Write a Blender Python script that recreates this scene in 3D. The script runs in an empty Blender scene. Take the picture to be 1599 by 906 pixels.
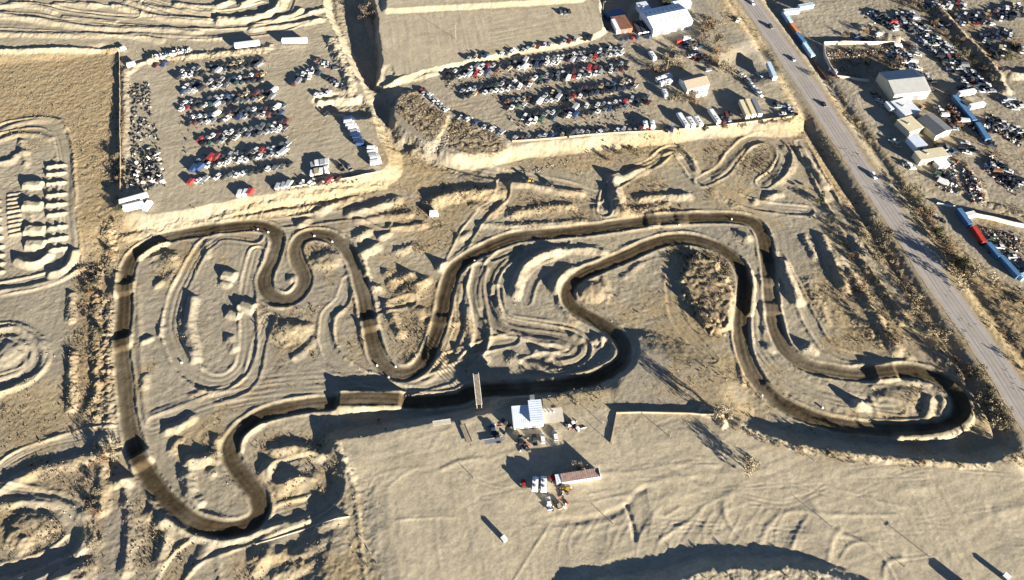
import bpy, bmesh, math, random
import numpy as np
from mathutils import Vector, Matrix
random.seed(11); rng = np.random.default_rng(7)
scene = bpy.context.scene
COL = scene.collection

# ------------------------------------------------------------------ camera
FPX, CX, CY, PITCH, HCAM = 1100.0, 799.5, 453.0, math.radians(54.3), 282.0
SP, CP = math.sin(PITCH), math.cos(PITCH)

def P(px, py, z=0.0):
    """photo pixel -> world x, y on the level z"""
    u = (px - CX) / FPX; v = -(py - CY) / FPX
    dy = CP + v * SP; dz = -SP + v * CP
    t = (z - HCAM) / dz
    return u * t, dy * t

def pts(s, z=0.0):
    out = []
    for w in s.split():
        a, b = w.split(',')
        out.append(P(float(a), float(b), z))
    return np.array(out)

def smooth(p, step=2.0, closed=False):
    """Catmull-Rom through the points, sampled about every step metres"""
    p = np.asarray(p, float); n = len(p); out = []
    for i in range(n if closed else n - 1):
        if closed:
            a, b, c, d = p[(i-1) % n], p[i], p[(i+1) % n], p[(i+2) % n]
        else:
            a, b, c, d = p[max(i-1, 0)], p[i], p[i+1], p[min(i+2, n-1)]
        k = max(2, int(np.linalg.norm(c - b) / step))
        for t in np.arange(k) / k:
            out.append(.5*((2*b)+(-a+c)*t+(2*a-5*b+4*c-d)*t*t+(-a+3*b-3*c+d)*t**3))
    out.append(p[0] if closed else p[-1])
    return np.array(out)

# ------------------------------------------------------------------ terrain grid
def axis(lo, hi, s0, s1, far):
    a = [lo]
    while a[-1] < hi:
        t = (a[-1]-lo)/(hi-lo); a.append(a[-1] + s0 + (s1-s0)*t)
    l, r, s = [], [], max(s0, s1)
    x, st = a[-1], s1
    while x < far:
        st *= 1.25; x += st; r.append(x)
    x, st = a[0], s0
    while x > -far:
        st *= 1.25; x -= st; l.append(x)
    return np.array(l[::-1] + a + r)

gx = axis(-385, 385, .47, .47, 6000)
gy = axis(52, 470, .40, .60, 6000)
NX, NY = len(gx), len(gy)
X, Y = np.meshgrid(gx, gy)
Z = np.zeros_like(X); GX, GY = X, Y
_lat = rng.random((512, 512))

_nc = {}
def noise(scale, seed=0, X=None, Y=None):
    if X is None:
        k = (scale, seed)
        if k not in _nc: _nc[k] = _noise(scale, seed, GX, GY).astype(np.float32)
        return _nc[k]
    return _noise(scale, seed, X, Y)

def _noise(scale, seed, X, Y):
    u = X/scale + seed*37.13; v = Y/scale + seed*91.7
    iu = np.floor(u).astype(int); iv = np.floor(v).astype(int)
    fu = u-iu; fv = v-iv
    fu = fu*fu*(3-2*fu); fv = fv*fv*(3-2*fv)
    L = lambda a, b: _lat[a % 512, b % 512]
    return ((L(iu, iv)*(1-fu)+L(iu+1, iv)*fu)*(1-fv)+(L(iu, iv+1)*(1-fu)+L(iu+1, iv+1)*fu)*fv)*2-1

def fbm(scale, seed=0, n=4, g=.5):
    o = 0; a = 1
    for k in range(n):
        o = o + a*noise(scale/2**k, seed+k*3); a *= g
    return o

def sst(a, b, x):
    t = np.clip((x-a)/(b-a), 0, 1)
    return t*t*(3-2*t)

def window(x0, y0, x1, y1):
    i0, i1 = np.searchsorted(gx, [x0, x1]); j0, j1 = np.searchsorted(gy, [y0, y1])
    return slice(max(j0-1, 0), min(j1+1, NY)), slice(max(i0-1, 0), min(i1+1, NX))

class Line:
    """distance d (signed), distance along s, for grid points within r of a polyline"""
    def __init__(self, p, r):
        p = np.asarray(p)
        self.w = window(p[:, 0].min()-r, p[:, 1].min()-r, p[:, 0].max()+r, p[:, 1].max()+r)
        oj, oi = self.w[0].start, self.w[1].start
        sh = X[self.w].shape
        D = np.full(sh, 1e9); S = np.zeros(sh); G = np.ones(sh)
        s = 0
        for a, b in zip(p[:-1], p[1:]):
            L = math.hypot(*(b-a))
            if L < 1e-6: continue
            w = window(min(a[0], b[0])-r, min(a[1], b[1])-r, max(a[0], b[0])+r, max(a[1], b[1])+r)
            lw = (slice(w[0].start-oj, w[0].stop-oj), slice(w[1].start-oi, w[1].stop-oi))
            lw = (slice(max(lw[0].start, 0), lw[0].stop), slice(max(lw[1].start, 0), lw[1].stop))
            ww = (slice(lw[0].start+oj, lw[0].stop+oj), slice(lw[1].start+oi, lw[1].stop+oi))
            xx, yy = X[ww]-a[0], Y[ww]-a[1]
            tx, ty = (b-a)/L
            t = np.clip(xx*tx+yy*ty, 0, L)
            d = np.hypot(xx-t*tx, yy-t*ty)
            Dv = D[lw]; h, wd = Dv.shape
            d = d[:h, :wd]; m = d < Dv
            Dv[m] = d[m]
            S[lw][m] = (s+t[:h, :wd])[m]
            G[lw][m] = np.sign(tx*yy-ty*xx+1e-9)[:h, :wd][m]
            s += L
        self.D, self.S, self.G, self.L = D, S, G, s

def inside(poly, pad):
    """signed distance to a polygon, positive inside"""
    p = np.asarray(poly)
    w = window(p[:, 0].min()-pad, p[:, 1].min()-pad, p[:, 0].max()+pad, p[:, 1].max()+pad)
    xx, yy = X[w], Y[w]
    D = np.full(xx.shape, 1e9); c = np.zeros(xx.shape, bool)
    for a, b in zip(p, np.roll(p, -1, 0)):
        e = b-a; L2 = e@e
        if L2 < 1e-9: continue
        t = np.clip(((xx-a[0])*e[0]+(yy-a[1])*e[1])/L2, 0, 1)
        D = np.minimum(D, np.hypot(xx-a[0]-t*e[0], yy-a[1]-t*e[1]))
        if abs(e[1]) > 1e-9:
            c ^= ((a[1] > yy) != (b[1] > yy)) & (xx < (b[0]-a[0])*(yy-a[1])/(b[1]-a[1])+a[0])
    return w, np.where(c, D, -D)

wob = fbm(14, 3, 3)
wob2 = fbm(4, 9, 3)
ROUGH = np.full_like(X, .07)           # amplitude of the small relief
MUD = np.zeros_like(X); GRASS = np.zeros_like(X); BRUSH = np.zeros_like(X); GREY = np.zeros_like(X); PALE = np.zeros_like(X); LIGHT = np.zeros_like(X)

def plateau(s, lvl, edge, sm=True, rough=None, jag=.8):
    global Z
    w, d = inside(smooth(pts(s, lvl), 4, True) if sm else pts(s, lvl), edge+6)
    d = d + jag*wob[w] + .35*jag*wob2[w]
    k = np.clip((d+edge)/edge, 0, 1); k = k*k*(3-2*k)*.35+k*.65
    Z[w] = Z[w]*(1-k)+lvl*k
    if rough is not None: ROUGH[w] = ROUGH[w]*(1-k)+rough*k

def paint(A, s, v=1, soft=4, z=0, jag=2.0, sm=True, mode='mix'):
    w, d = inside(smooth(pts(s, z), 4, True) if sm else pts(s, z), soft+8)
    d = d+jag*wob[w]+.5*jag*wob2[w]
    k = sst(-soft, soft, d)
    A[w] = A[w]*(1-k)+v*k

def paintline(A, s, width, v=1, soft=1.5, z=0, jag=.7):
    L = Line(smooth(pts(s, z)), width/2+soft*2+4)
    k = sst(width/2+soft, width/2-soft, L.D+jag*wob2[L.w]) 
    A[L.w] = A[L.w]*(1-k)+v*k

def ridge(s, h, wd, z=0, rough=.14, jag=.25, steep=1.0):
    p = smooth(pts(s, z), 1.5)
    L = Line(p, wd*1.6+3)
    hh = h*(1+jag*noise(6, 5)[L.w]+.5*jag*noise(2.2, 8)[L.w]) if abs(h) > .01 else h
    endf = 1
    k = np.clip(1-L.D/wd/(1+.25*noise(5, 17)[L.w]), 0, 1)
    k = (k*k*(3-2*k))*.6+k*.4
    Z[L.w] += hh*k
    ROUGH[L.w] = np.maximum(ROUGH[L.w], rough*(k > .1))

def mound(px, py, h, rx, ry=None, ang=0, z=0, flat=.0):
    ry = ry or rx
    x, y = P(px, py, z); R = max(rx, ry)*1.3
    w = window(x-R, y-R, x+R, y+R)
    c, s_ = math.cos(math.radians(ang)), math.sin(math.radians(ang))
    a = ((X[w]-x)*c+(Y[w]-y)*s_)/rx; b = (-(X[w]-x)*s_+(Y[w]-y)*c)/ry
    r = np.hypot(a, b)*(1+.18*noise(4, 2)[w]+.1*noise(1.6, 4)[w])
    k = np.clip((1-r)/(1-flat), 0, 1)
    Z[w] += h*(k*k*(3-2*k)*.5+k*.5)*(1+.15*noise(2, 6)[w])

def box_jump(px, py, ang, L, W, h, ramp=3.0, z=0, side=1.2):
    """tabletop: ang = world heading of its length"""
    x, y = P(px, py, z); R = (L+W)*.8+ramp+2
    w = window(x-R, y-R, x+R, y+R)
    c, s_ = math.cos(math.radians(ang)), math.sin(math.radians(ang))
    a = (X[w]-x)*c+(Y[w]-y)*s_; b = -(X[w]-x)*s_+(Y[w]-y)*c
    a = a+.25*noise(2.5, 3)[w]; b = b+.25*noise(2.5, 13)[w]
    ka = np.clip((L/2+ramp-np.abs(a))/ramp, 0, 1); kb = np.clip((W/2+side-np.abs(b))/side, 0, 1)
    ka = ka*ka*(3-2*ka)*.4+ka*.6
    Z[w] += h*ka*kb

_thr = [noise(.8, 23, X=np.arange(-40, 40, .05)[None, :], Y=np.array([[k*7.3]])) for k in range(6)]

def track(s, width=6.6, mud=1.0, depth=.35, berm=.5, closed=False, z=0, rut=.10, seed=0, grey=.0, apron=7, flat=False):
    global Z
    p = smooth(pts(s, z), 1.2, closed)
    r = width/2+(apron+9 if apron else 7)
    L = Line(p, r)
    w = L.w; ad = L.D
    ww = width/2*(1+.10*noise(9, 31+seed)[w])
    k = sst(ww+.9, ww-.5, ad)
    if flat:            # the bed runs at an even height along the lane, whatever lay there before
        sa = np.concatenate([[0], np.cumsum(np.hypot(*np.diff(p, axis=0).T))])
        za = Z[np.clip(np.searchsorted(gy, p[:, 1]), 0, NY-1), np.clip(np.searchsorted(gx, p[:, 0]), 0, NX-1)]
        g = np.exp(-np.linspace(-2, 2, 41)**2); zs = np.convolve(np.pad(za, 20, mode='wrap' if closed else 'edge'), g/g.sum(), 'valid')
        kf = sst(ww+3.2, ww-.4, ad); Z[w] = Z[w]*(1-kf)+np.interp(L.S, sa, zs)*kf
    prof = np.interp(L.G*L.D+.5*noise(14, 41, X=L.S, Y=L.S*0)+.0, np.arange(-40, 40, .05), _thr[seed % 6][0]) 
    ro = rut*prof*(.5+.5*noise(10, 51+seed)[w])
    Z[w] += k*(-depth+ro*1.6)
    if apron:
        ap = sst(ww+apron+6, ww+1.5, ad)*(1-k)*np.clip(.25+1.1*noise(17, 131+seed)[w], 0, 1)
        pr2 = np.interp(L.G*L.D*.62+1.2*noise(23, 141, X=L.S, Y=L.S*0), np.arange(-40, 40, .05), _thr[(seed+2) % 6][0])
        Z[w] += ap*pr2*.065
        GREY[w] = np.maximum(GREY[w], ap*np.clip(.35*pr2, 0, 1)); GRASS[w] *= 1-.5*ap; ROUGH[w] = ROUGH[w]*(1-.6*ap)
    bk = np.exp(-((ad-ww-1.0)/.75)**2)*(.6+.6*noise(7, 61+seed)[w].clip(-.9, 1))
    Z[w] += berm*bk
    ROUGH[w] = ROUGH[w]*(1-k)+.035*k
    if mud > 0:
        ke = sst(ww+1.3+.9*noise(3, 33)[w], ww-1.6, ad)
        MUD[w] = np.maximum(MUD[w], ke*mud*np.clip(.95+.28*noise(24, 35)[w]+.08*prof+.10*noise(5, 36)[w], .5, 1))
        GRASS[w] *= 1-k; BRUSH[w] *= 1-k
    else:
        GRASS[w] *= 1-.9*k; BRUSH[w] *= 1-.9*k
        GREY[w] = np.maximum(GREY[w], k*(grey+.28*prof))
    return p

YARD, LOT, PLAIN = 4.5, 6.6, 4.0
# ------------------------------------------------------------------ large levels
Z += .5*fbm(90, 1, 3)+.25*noise(28, 4)
# far hills and plain beyond the yards
plateau('-700,100 -100,92 90,84 182,78 186,200 188,300 150,345 60,330 -100,330 -700,330', 3.0, 26, rough=.10)
plateau('-900,-250 500,-250 514,0 534,62 560,122 578,172 592,215 604,258 560,275 480,292 400,306 320,320 200,330 190,250 183,76 0,84 -900,100', YARD, 9, rough=.05)
plateau('586,140 640,126 700,106 930,56 990,20 1060,-40 1150,-40 1196,80 1244,180 1150,190 1000,206 900,216 800,228 745,238 705,236 660,224 626,205 608,178 606,150', YARD, 8, rough=.06)
plateau('592,-200 593,60 592,126 680,105 800,79 930,52 938,20 925,-60 910,-200', LOT, 3.2, rough=.02)
plateau('604,13 680,9 760,4 830,0 905,-5 930,-40 930,-300 604,-300', LOT+2.0, 4, rough=.03, sm=False, jag=.3)
# fore plain
plateau('522,690 600,676 718,655 770,645 800,625 845,614 880,609 925,608 952,620 963,642 1112,645 1140,648 1170,668 1250,694 1330,706 1440,716 1540,722 1590,704 1700,650 1900,800 1900,1300 560,1300 570,906 560,820 552,760 532,715', PLAIN, 7, rough=.03)
plateau('520,840 536,800 544,772 556,772 562,820 572,906 572,980 500,980 508,890', 2.8, 12, rough=.10)
# east side, both sides of the highway
plateau('1235,-60 1330,150 1440,330 1560,520 1700,760 2100,900 2300,-200 1400,-300', 1.5, 20, rough=.08)

# ditch and creek bed between the two yards
plateau('512,-80 566,-80 567,0 569,40 584,80 588,112 580,136 566,122 548,84 530,46 520,20', -1.8, 5, rough=.12)
ridge('520,-40 524,10 536,50 552,95 566,126', 1.2, 6, z=YARD)
ridge('592,128 604,152 606,172 622,196 640,212', -3.5, 13, z=YARD, rough=.12)
ridge('650,222 690,246 740,262 800,275', -1.2, 9, z=1)
plateau('508,160 560,163 572,180 560,184 540,180 506,172', 1.5, 6, rough=.2)
ridge('1462,16 1490,46 1520,78 1545,104 1566,140', 3.2, 6, z=1.5, rough=.2)
ridge('1566,112 1584,120 1620,116', 2.6, 4, z=1.5, rough=.2); ridge('1344,44 1376,52 1400,62', 1.6, 5, z=1.5, rough=.2); ridge('1500,300 1540,318 1600,338', .9, 4, z=1.5, rough=.2); ridge('1508,262 1524,284 1536,308', .8, 3, z=1.5, rough=.25)
# brush islands west of the middle yard
plateau('618,190 617,165 628,148 645,143 664,156 690,176 700,184 690,205 676,222 650,214', YARD+1.8, 4, rough=.22)
plateau('700,200 712,186 740,192 770,205 790,225 780,236 740,240 700,236 690,225', YARD+.8, 4, rough=.22)

# ------------------------------------------------------------------ ridges, banks and mounds off the track (photo pixels)
R = ridge
# north-west tracks
for s, h, w_ in (('0,10 50,8 84,19', 1.2, 4), ('88,6 155,9', 1.1, 4), ('0,23 75,34 150,44 250,47 310,51', 1.3, 4), ('0,53 100,55 200,56 250,64', .9, 4),
                 ('180,9 250,28 325,33', 1.4, 4), ('-20,82 90,78 186,78', 1.6, 3.2), ('345,33 400,29 432,14 444,-6', 2.4, 5), ('400,38 450,27 470,16', 1.4, 4),
                 ('395,46 440,41 500,32', 1.4, 4), ('275,8 330,12 360,4', 1.6, 4), ('380,8 392,2 410,-8', 1.8, 4), ('484,22 512,12', 1.2, 4), ('200,2 240,12 330,20', 1.0, 4),
                 ('100,26 130,30 180,34', .8, 3), ('210,52 300,58 350,60', .7, 4)):
    R(s, h, w_, z=YARD)
R('236,97 262,92 330,86 410,78 422,72', 1.4, 4, z=YARD, rough=.3)
R('205,112 215,102 238,95', .9, 3, z=YARD)
R('194,110 193,180 192,260 195,320', .9, 4, z=YARD, rough=.15)
R('516,64 530,90 545,125 545,142', 1.6, 5, z=YARD, rough=.25)
R('500,158 530,153 556,152', 2.6, 4, z=YARD, rough=.15)
R('598,130 640,120 680,110', .8, 3, z=LOT)
# left field and pump track
R('0,208 28,196 60,190 88,190 104,202', .8, 4, z=2)
R('0,224 30,214 60,214 80,220', .7, 3, z=1.5)
R('0,262 24,258 30,250 46,246', 1.2, 3.5); R('38,228 46,262', 1.0, 3)
for y in (268, 280, 295, 313, 328, 343, 362, 378, 394):
    a = random.uniform(.85, 1.15)
    R(f'80,{y} 105,{y-4}', 1.25*a, 1.9, jag=.1, rough=.03)
for k in range(10):
    R(f'18,{311+k*6.6:.0f} 36,{308+k*6.6:.0f}', .62, 1.25, jag=.06, rough=.02)
for k in range(9):
    R(f'-6,{322+k*13:.0f} 4,{321+k*13:.0f}', 1.1, 1.8, jag=.1, rough=.02)
for y, h in ((296, 1.9), (328, 2.1), (364, 1.7), (384, 1.6)):
    x, y_ = P(58, y); box_jump(57, y, 90, 3.0, 9.5, h, ramp=2.0, side=.8)
R('30,408 45,414 62,412 78,402', 2.4, 3.5, jag=.1, rough=.03)
R('82,430 100,424 112,412 118,398', 2.3, 3.5, jag=.1, rough=.03)
R('0,456 50,448 100,434 130,420', 1.0, 3)
R('48,288 52,330 54,390', .5, 2.5); R('80,270 82,330 88,392', .5, 2)
R('118,250 118,330 122,410', .5, 2.5, rough=.25)
# left strip
R('172,360 176,440 172,520 170,600 172,680', .9, 4, rough=.4); R('150,420 152,520 155,650', .8, 4, rough=.35)
R('112,462 112,500', 1.2, 3); R('112,555 113,620 112,640', 1.6, 3, rough=.3); R('150,580 152,612 138,640', .9, 3)
R('0,516 25,512 50,524 68,545 66,575 40,596 0,614', 1.1, 3, rough=.12)
R('0,530 30,528 50,548 36,575 0,590', .5, 2.2)
# bank below the west yard: weeds and gullies
R('200,372 240,362 300,352 400,338 520,318', .9, 4, rough=.3)
R('330,345 430,322 520,306 600,292', .9, 3.2, rough=.25)
# north middle infield
for s, h, w_ in (('496,332 530,318 556,310', 1.5, 4), ('548,336 580,328 618,316', 2.0, 4.5), ('560,346 600,340 640,336', 1.1, 4), ('612,358 660,352', 1.0, 3.5),
                 ('676,316 700,308 735,303 772,302', 3.0, 6), ('470,352 480,345', 1.6, 3), ('560,372 574,364', 1.7, 3.5), ('566,398 586,388', 2.2, 4.5),
                 ('596,372 608,366', 1.2, 3), ('624,392 646,384', .9, 3.5), ('740,322 760,330', .9, 3.5), ('640,432 652,446 664,440', 1.7, 4),
                 ('750,352 764,352 790,354', .7, 3), ('560,404 566,424 578,446 590,452', 2.6, 4), ('604,428 614,436', 1.3, 3.5), ('612,444 640,430 660,444', 1.0, 4),
                 ('690,418 698,416', 1.7, 3.6), ('720,372 730,366', 1.2, 3), ('786,300 784,318 770,336', .9, 3),
                 ('800,336 850,326 890,324', 1.3, 4), ('800,355 850,352 910,347', 1.0, 3.5), ('820,365 850,358', .7, 3), ('930,326 960,334', .8, 3), ('800,288 830,290 870,298 905,304', 1.6, 4)):
    R(s, h*.82, w_, rough=0.17)
# north-east infield
for s, h, w_ in (('958,280 960,300 968,322 980,340', 2.8, 5), ('960,284 990,270 1006,266', 2.0, 4), ('1000,312 1030,308 1074,307', 1.6, 3.6), ('984,330 1010,328 1040,320', .9, 4),
                 ('990,342 1030,338 1074,335', 1.5, 3.6), ('1036,242 1050,238 1060,244', 1.0, 3), ('1062,232 1078,248 1086,268', .8, 3), ('1196,312 1206,308', 1.2, 3),
                 ('1118,280 1144,256 1160,236 1184,226 1208,234 1220,254 1212,276 1196,290', .5, 3.2), ('1224,232 1236,250 1230,272 1214,286', .8, 3.5), ('1200,306 1216,304', 1.0, 3),
                 ('1250,236 1268,262 1290,292', 1.6, 4), ('1262,256 1290,310', 1.0, 4), ('1150,362 1166,372', .9, 3), ('1110,300 1160,330', .4, 3),
                 ('1295,330 1350,390 1400,450 1450,520 1490,580', 1.2, 7), ('1222,412 1232,440 1244,470', 2.9, 4.5), ('1284,372 1300,410 1318,450', 2.2, 4.5), ('1308,400 1340,450 1370,500 1400,548', 1.6, 4.5),
                 ('1330,380 1370,440 1410,500', 1.6, 5), ('1256,372 1270,400', .9, 3.5), ('1340,500 1370,530 1420,560', .9, 4), ('1262,440 1290,500', .6, 4)):
    R(s, h*.82, w_, rough=0.18)
# centre infield
for s, h, w_ in (('804,460 812,430 826,412 846,400 866,394', 2.3, 4), ('866,396 900,390 930,390 944,396', 1.5, 3.5), ('868,452 874,436 888,426 902,424', 2.6, 4.5), ('876,458 880,480 900,500', 1.2, 3.5),
                 ('974,432 990,420 1000,412', .6, 3), ('975,388 996,380', .8, 3), ('1000,540 992,560 976,584 966,596', 1.3, 2.6), ('996,530 992,545', 1.2, 2.6), ('940,432 946,448', .7, 3),
                 ('776,470 782,500 806,522 850,532 882,540', 1.0, 3), ('758,420 748,450 750,480', .7, 2.4), ('734,410 722,440 716,470', .5, 2.2), ('790,406 772,430 768,458', .6, 2.2),
                 ('852,562 880,564 904,556 912,540', .8, 2.4), ('866,550 886,552 896,542', .5, 1.5), ('896,524 906,530', 1.3, 2.6), ('930,532 940,536', 1.4, 2.8), ('836,548 858,556', 1.7, 3),
                 ('800,560 840,572 866,580', 1.5, 4), ('718,548 740,558 756,560', 1.4, 3.2), ('684,560 704,566 722,560', 1.0, 3), ('756,500 764,530 754,552', .7, 2.6), ('730,482 734,520 736,545', .9, 2.6),
                 ('604,476 616,500 626,522', 2.0, 3.6), ('660,486 690,498 712,506', .9, 3), ('560,490 570,530 586,560', .7, 2.4), ('536,486 520,500 524,540 546,566', .5, 2.2), ('640,568 650,560', 1.0, 2.2), ('646,482 656,492', 1.0, 3),
                 ('432,502 452,516 480,512', 1.0, 4), ('460,560 476,548 490,532', .7, 3)):
    R(s, h*.82, w_, rough=0.11)
# west infield
for s, h, w_ in (('302,468 297,500 300,530 308,562', 2.2, 3.2), ('289,500 292,530 302,564', 1.1, 2.6), ('360,530 366,545', 1.6, 3), ('240,402 262,396 272,404', 1.0, 3.5), ('262,400 274,420 262,440', .6, 4),
                 ('246,446 252,442', 1.2, 2.6), ('322,380 326,400', .8, 3), ('226,604 228,590', 1.0, 2.6), ('225,534 236,530', 1.3, 2.4), ('250,524 254,514', .9, 2.4), ('300,618 315,612', .7, 2.4),
                 ('214,450 218,520 222,600 228,660', .5, 2.6), ('236,650 290,632 340,610', .5, 3)):
    R(s, h*.82, w_, rough=0.09)
for x, y, a, L_, W_, h in ((358, 432, 80, 2.5, 6, 1.9), (386, 480, 70, 3, 7, 2.0), (365, 492, 75, 2, 6, 1.3), (352, 444, 80, 1, 5, .9)):
    box_jump(x, y, a, L_, W_, h, ramp=2.2)
# south-west corner
for s, h, w_ in (('300,722 326,718', 2.6, 3.6), ('292,746 300,776 310,786', 2.2, 3.6), ('262,672 280,668 300,654', 1.8, 3.2), ('340,690 342,720', 1.6, 3), ('330,738 334,742', 1.0, 3), ('268,704 276,690', .9, 3),
                 ('182,754 200,752', 2.2, 3.5), ('160,690 160,760 158,800', 1.8, 4), ('196,754 202,800 200,860 196,890', 1.5, 3.6), ('215,760 218,840', .9, 4), ('240,800 260,830 250,880', 1.4, 4),
                 ('252,820 280,806 300,816 320,824', 1.8, 3.5), ('0,762 60,738 110,724 150,714', 1.5, 4), ('0,790 40,784 92,786 122,804 134,834 120,862 80,886 30,906', 1.3, 3.4),
                 ('20,842 40,850', 1.6, 4), ('132,800 140,830 128,860', .6, 3), ('0,916 60,912 130,906', 2.6, 5), ('60,900 100,880 150,850', .6, 4), ('100,900 140,880', 1.6, 4),
                 ('430,704 462,700 486,706 500,714', 1.8, 3.6), ('410,742 424,728', 1.6, 4), ('444,764 462,752', 1.2, 4), ('492,740 510,756 500,776', .7, 2.4), ('400,832 450,820 480,812', 1.4, 3), ('500,826 530,814', 1.6, 3),
                 ('472,862 500,854', 1.2, 4), ('400,880 440,866 480,880', 1.0, 4), ('430,900 470,888', .9, 4), ('400,870 420,860 400,890', .8, 4), ('310,870 330,850 380,838', .9, 3), ('300,890 320,868', .5, 2), ('340,876 344,906', .5, 2)):
    R(s, h*.82, w_, rough=0.15)
# banks in the south-east loop
for s, h, w_ in (('1338,574 1360,570 1410,568', 1.0, 3), ('1412,578 1440,596 1450,600', .9, 2.4), ('1400,596 1430,596', .9, 3), ('1360,604 1390,596 1440,600 1470,620 1466,648 1440,658 1400,662', .7, 2.4), ('1452,624 1446,650', 1.5, 3),
                 ('1256,546 1270,548', 1.5, 2.8), ('1336,634 1350,636', 1.7, 3.2), ('1196,516 1206,522', 1.2, 2.8), ('1196,542 1206,546', 1.2, 2.8), ('1240,570 1260,586 1290,598', .4, 2.4), ('1360,624 1370,650', .4, 2), ('1152,500 1150,540 1160,600', .7, 2.0), ('1172,520 1174,550', 1.2, 2)):
    R(s, h*.82, w_, rough=0.09)
# fore plain: bank that closes the frame below, gullies, wheel marks
plateau('905,945 980,925 1060,906 1110,892 1200,890 1290,896 1360,925 1450,975 1500,1100 850,1100', PLAIN+2.8, 6, rough=.15)
for s, h, w_ in (('800,910 830,862 850,832 862,814', .25, 1.2), ('864,815 910,812 950,804 978,790 992,772 1010,762', -.5, 2.4), ('978,790 986,815 992,842', -.8, 1.6), ('1035,840 1060,822 1084,808 1100,790 1130,775', .22, 1.6),
                 ('1028,846 1050,830 1076,815', .2, 1.6), ('1010,765 1015,795', .2, 1.2), ('1040,806 1062,792', .2, 1.2), ('1190,850 1204,815 1240,798 1300,804 1400,804', .25, 1.6), ('1293,875 1300,846 1312,825', .3, 1.6),
                 ('1312,872 1330,850 1370,846', .25, 1.5), ('1380,900 1384,880 1410,872', .35, 1.8), ('1180,858 1200,820', .25, 1.4), ('1236,858 1246,830 1262,806', .25, 1.3),
                 ('500,725 560,770 590,742 640,730', .1, 1.2), ('690,732 720,720 752,716', .35, 1.8), ('620,812 680,808 710,808', .2, 1.2), ('606,760 640,735 670,728', .15, 1.3), ('900,740 980,738 1060,725 1140,728', .18, 2),
                 ('1000,760 1060,745 1200,735', .15, 2), ('920,772 948,766', .2, 1), ('1080,712 1170,728 1230,716', .15, 1.5), ('1560,800 1599,790', .5, 4), ('1410,765 1450,762', .3, 3)):
    R(s, h*.5, w_*.9, z=PLAIN, rough=.03, jag=.2)
for k in range(26):
    x = 880+k*14+random.uniform(-5, 5); y0 = 812+random.uniform(-25, 10)
    R(f'{x:.0f},{y0:.0f} {x-14:.0f},{y0+22:.0f} {x-22+random.uniform(-8,8):.0f},{y0+45:.0f}', .07, 1.1, z=PLAIN, rough=.02, jag=.3)
# start hill north of the timber wall
plateau('966,642 1112,642 1124,620 1104,592 1040,560 1006,548 990,566 972,596', 3.5, 14, rough=.05)
ridge('772,622 792,614 812,612', 1.1, 5, z=PLAIN, rough=.12)
# west rim of the plain
R('534,716 553,760 560,820 570,905', .35, 1.6, z=PLAIN); R('526,690 536,716 550,744', .6, 2, z=PLAIN, rough=.2)
R('1140,652 1175,672 1250,698 1330,710 1440,720 1540,726', .7, 2.6, z=PLAIN, rough=.16)
R('1100,642 1120,648 1130,662', 1.5, 3.2, z=PLAIN, rough=.3)
# brush islands in the infield
mound(1106, 456, 2.3, 13, 25, 10, flat=.78); mound(513, 408, 1.2, 7, 14, 100, flat=.4); mound(925, 456, 1.6, 9, 8, flat=.3); mound(452, 518, 1.2, 11, 8, flat=.3); mound(640, 458, 1.0, 10, 6, flat=.3)
mound(262, 410, 1.0, 8, 7, flat=.2); mound(1405, 620, .9, 14, 8, 0, flat=.3); mound(455, 752, 1.0, 10, 7, flat=.2); mound(54, 822, 1.4, 14, 8, flat=.3); mound(15, 552, 1.3, 9, 10, flat=.3)
for x, y, h, r in ((1262, 541, 1.6, 3), (1340, 633, 2.0, 3.6), (1587, 470, .6, 6), (940, 528, 1.3, 3), (456, 437, 1.2, 3), (690, 417, .8, 4), (1106, 590, .01, 2), (1165, 372, 1, 4), (1178, 316, 1.0, 3), (960, 330, 1, 3)):
    mound(x, y, h, r)
# ------------------------------------------------------------------ zones
paint(GRASS, '-700,92 90,86 184,82 186,330 130,330 104,205 60,196 0,214 -700,240', .85, 4, z=3)
paint(GRASS, '115,225 188,250 188,420 176,460 160,680 120,690 122,430', .9, 6)
paint(BRUSH, '118,430 172,420 178,520 172,640 120,640', .65, 8)
paint(GRASS, '0,600 100,600 168,640 165,672 90,690 0,715', .65, 8)
paint(BRUSH, '0,640 60,650 90,668 40,690 0,700', .5, 8)
paint(BRUSH, '60,740 150,722 160,860 150,906 120,906 140,840 120,790 70,770', .75, 6)
paint(BRUSH, '0,798 60,792 104,806 116,830 90,850 30,860 0,860', .7, 5)
paint(BRUSH, '212,760 240,770 260,820 250,890 205,890', .6, 6)
paint(BRUSH, '180,100 194,110 196,330 188,430 178,330', .6, 3, z=3)
paint(PALE, '200,332 330,322 420,307 520,288 600,268 640,262 700,270 620,290 520,312 420,335 330,348 205,356', .75, 3, z=2.5)
paint(GRASS, '420,318 520,300 640,268 700,280 760,288 700,296 600,304 500,330 430,345 300,356 210,366 330,350', .7, 6, z=1)
paint(PALE, '745,245 800,236 900,222 1000,212 1100,202 1236,190 1246,196 1180,206 1060,222 960,228 860,240 790,256', .75, 3, z=2.5)
paint(GRASS, '790,252 900,236 1000,222 1060,228 1150,210 1246,200 1280,250 1330,340 1300,330 1240,240 1150,235 1060,262 1030,240 950,262 880,268', .7, 6, z=1)
paint(PALE, '596,130 690,109 800,83 930,57 932,64 800,92 700,116 600,142', .8, 2, z=7)
paint(PALE, '604,12 750,3 905,-7 905,3 750,15 610,24', .8, 2, z=8, sm=False)
paint(BRUSH, '618,190 617,165 628,148 645,143 664,156 690,176 700,184 690,205 676,222 650,214', .8, 3, z=6, jag=1)
paint(BRUSH, '704,200 712,186 740,192 770,205 790,225 780,240 740,246 700,236', .8, 3, z=5, jag=1)
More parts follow.
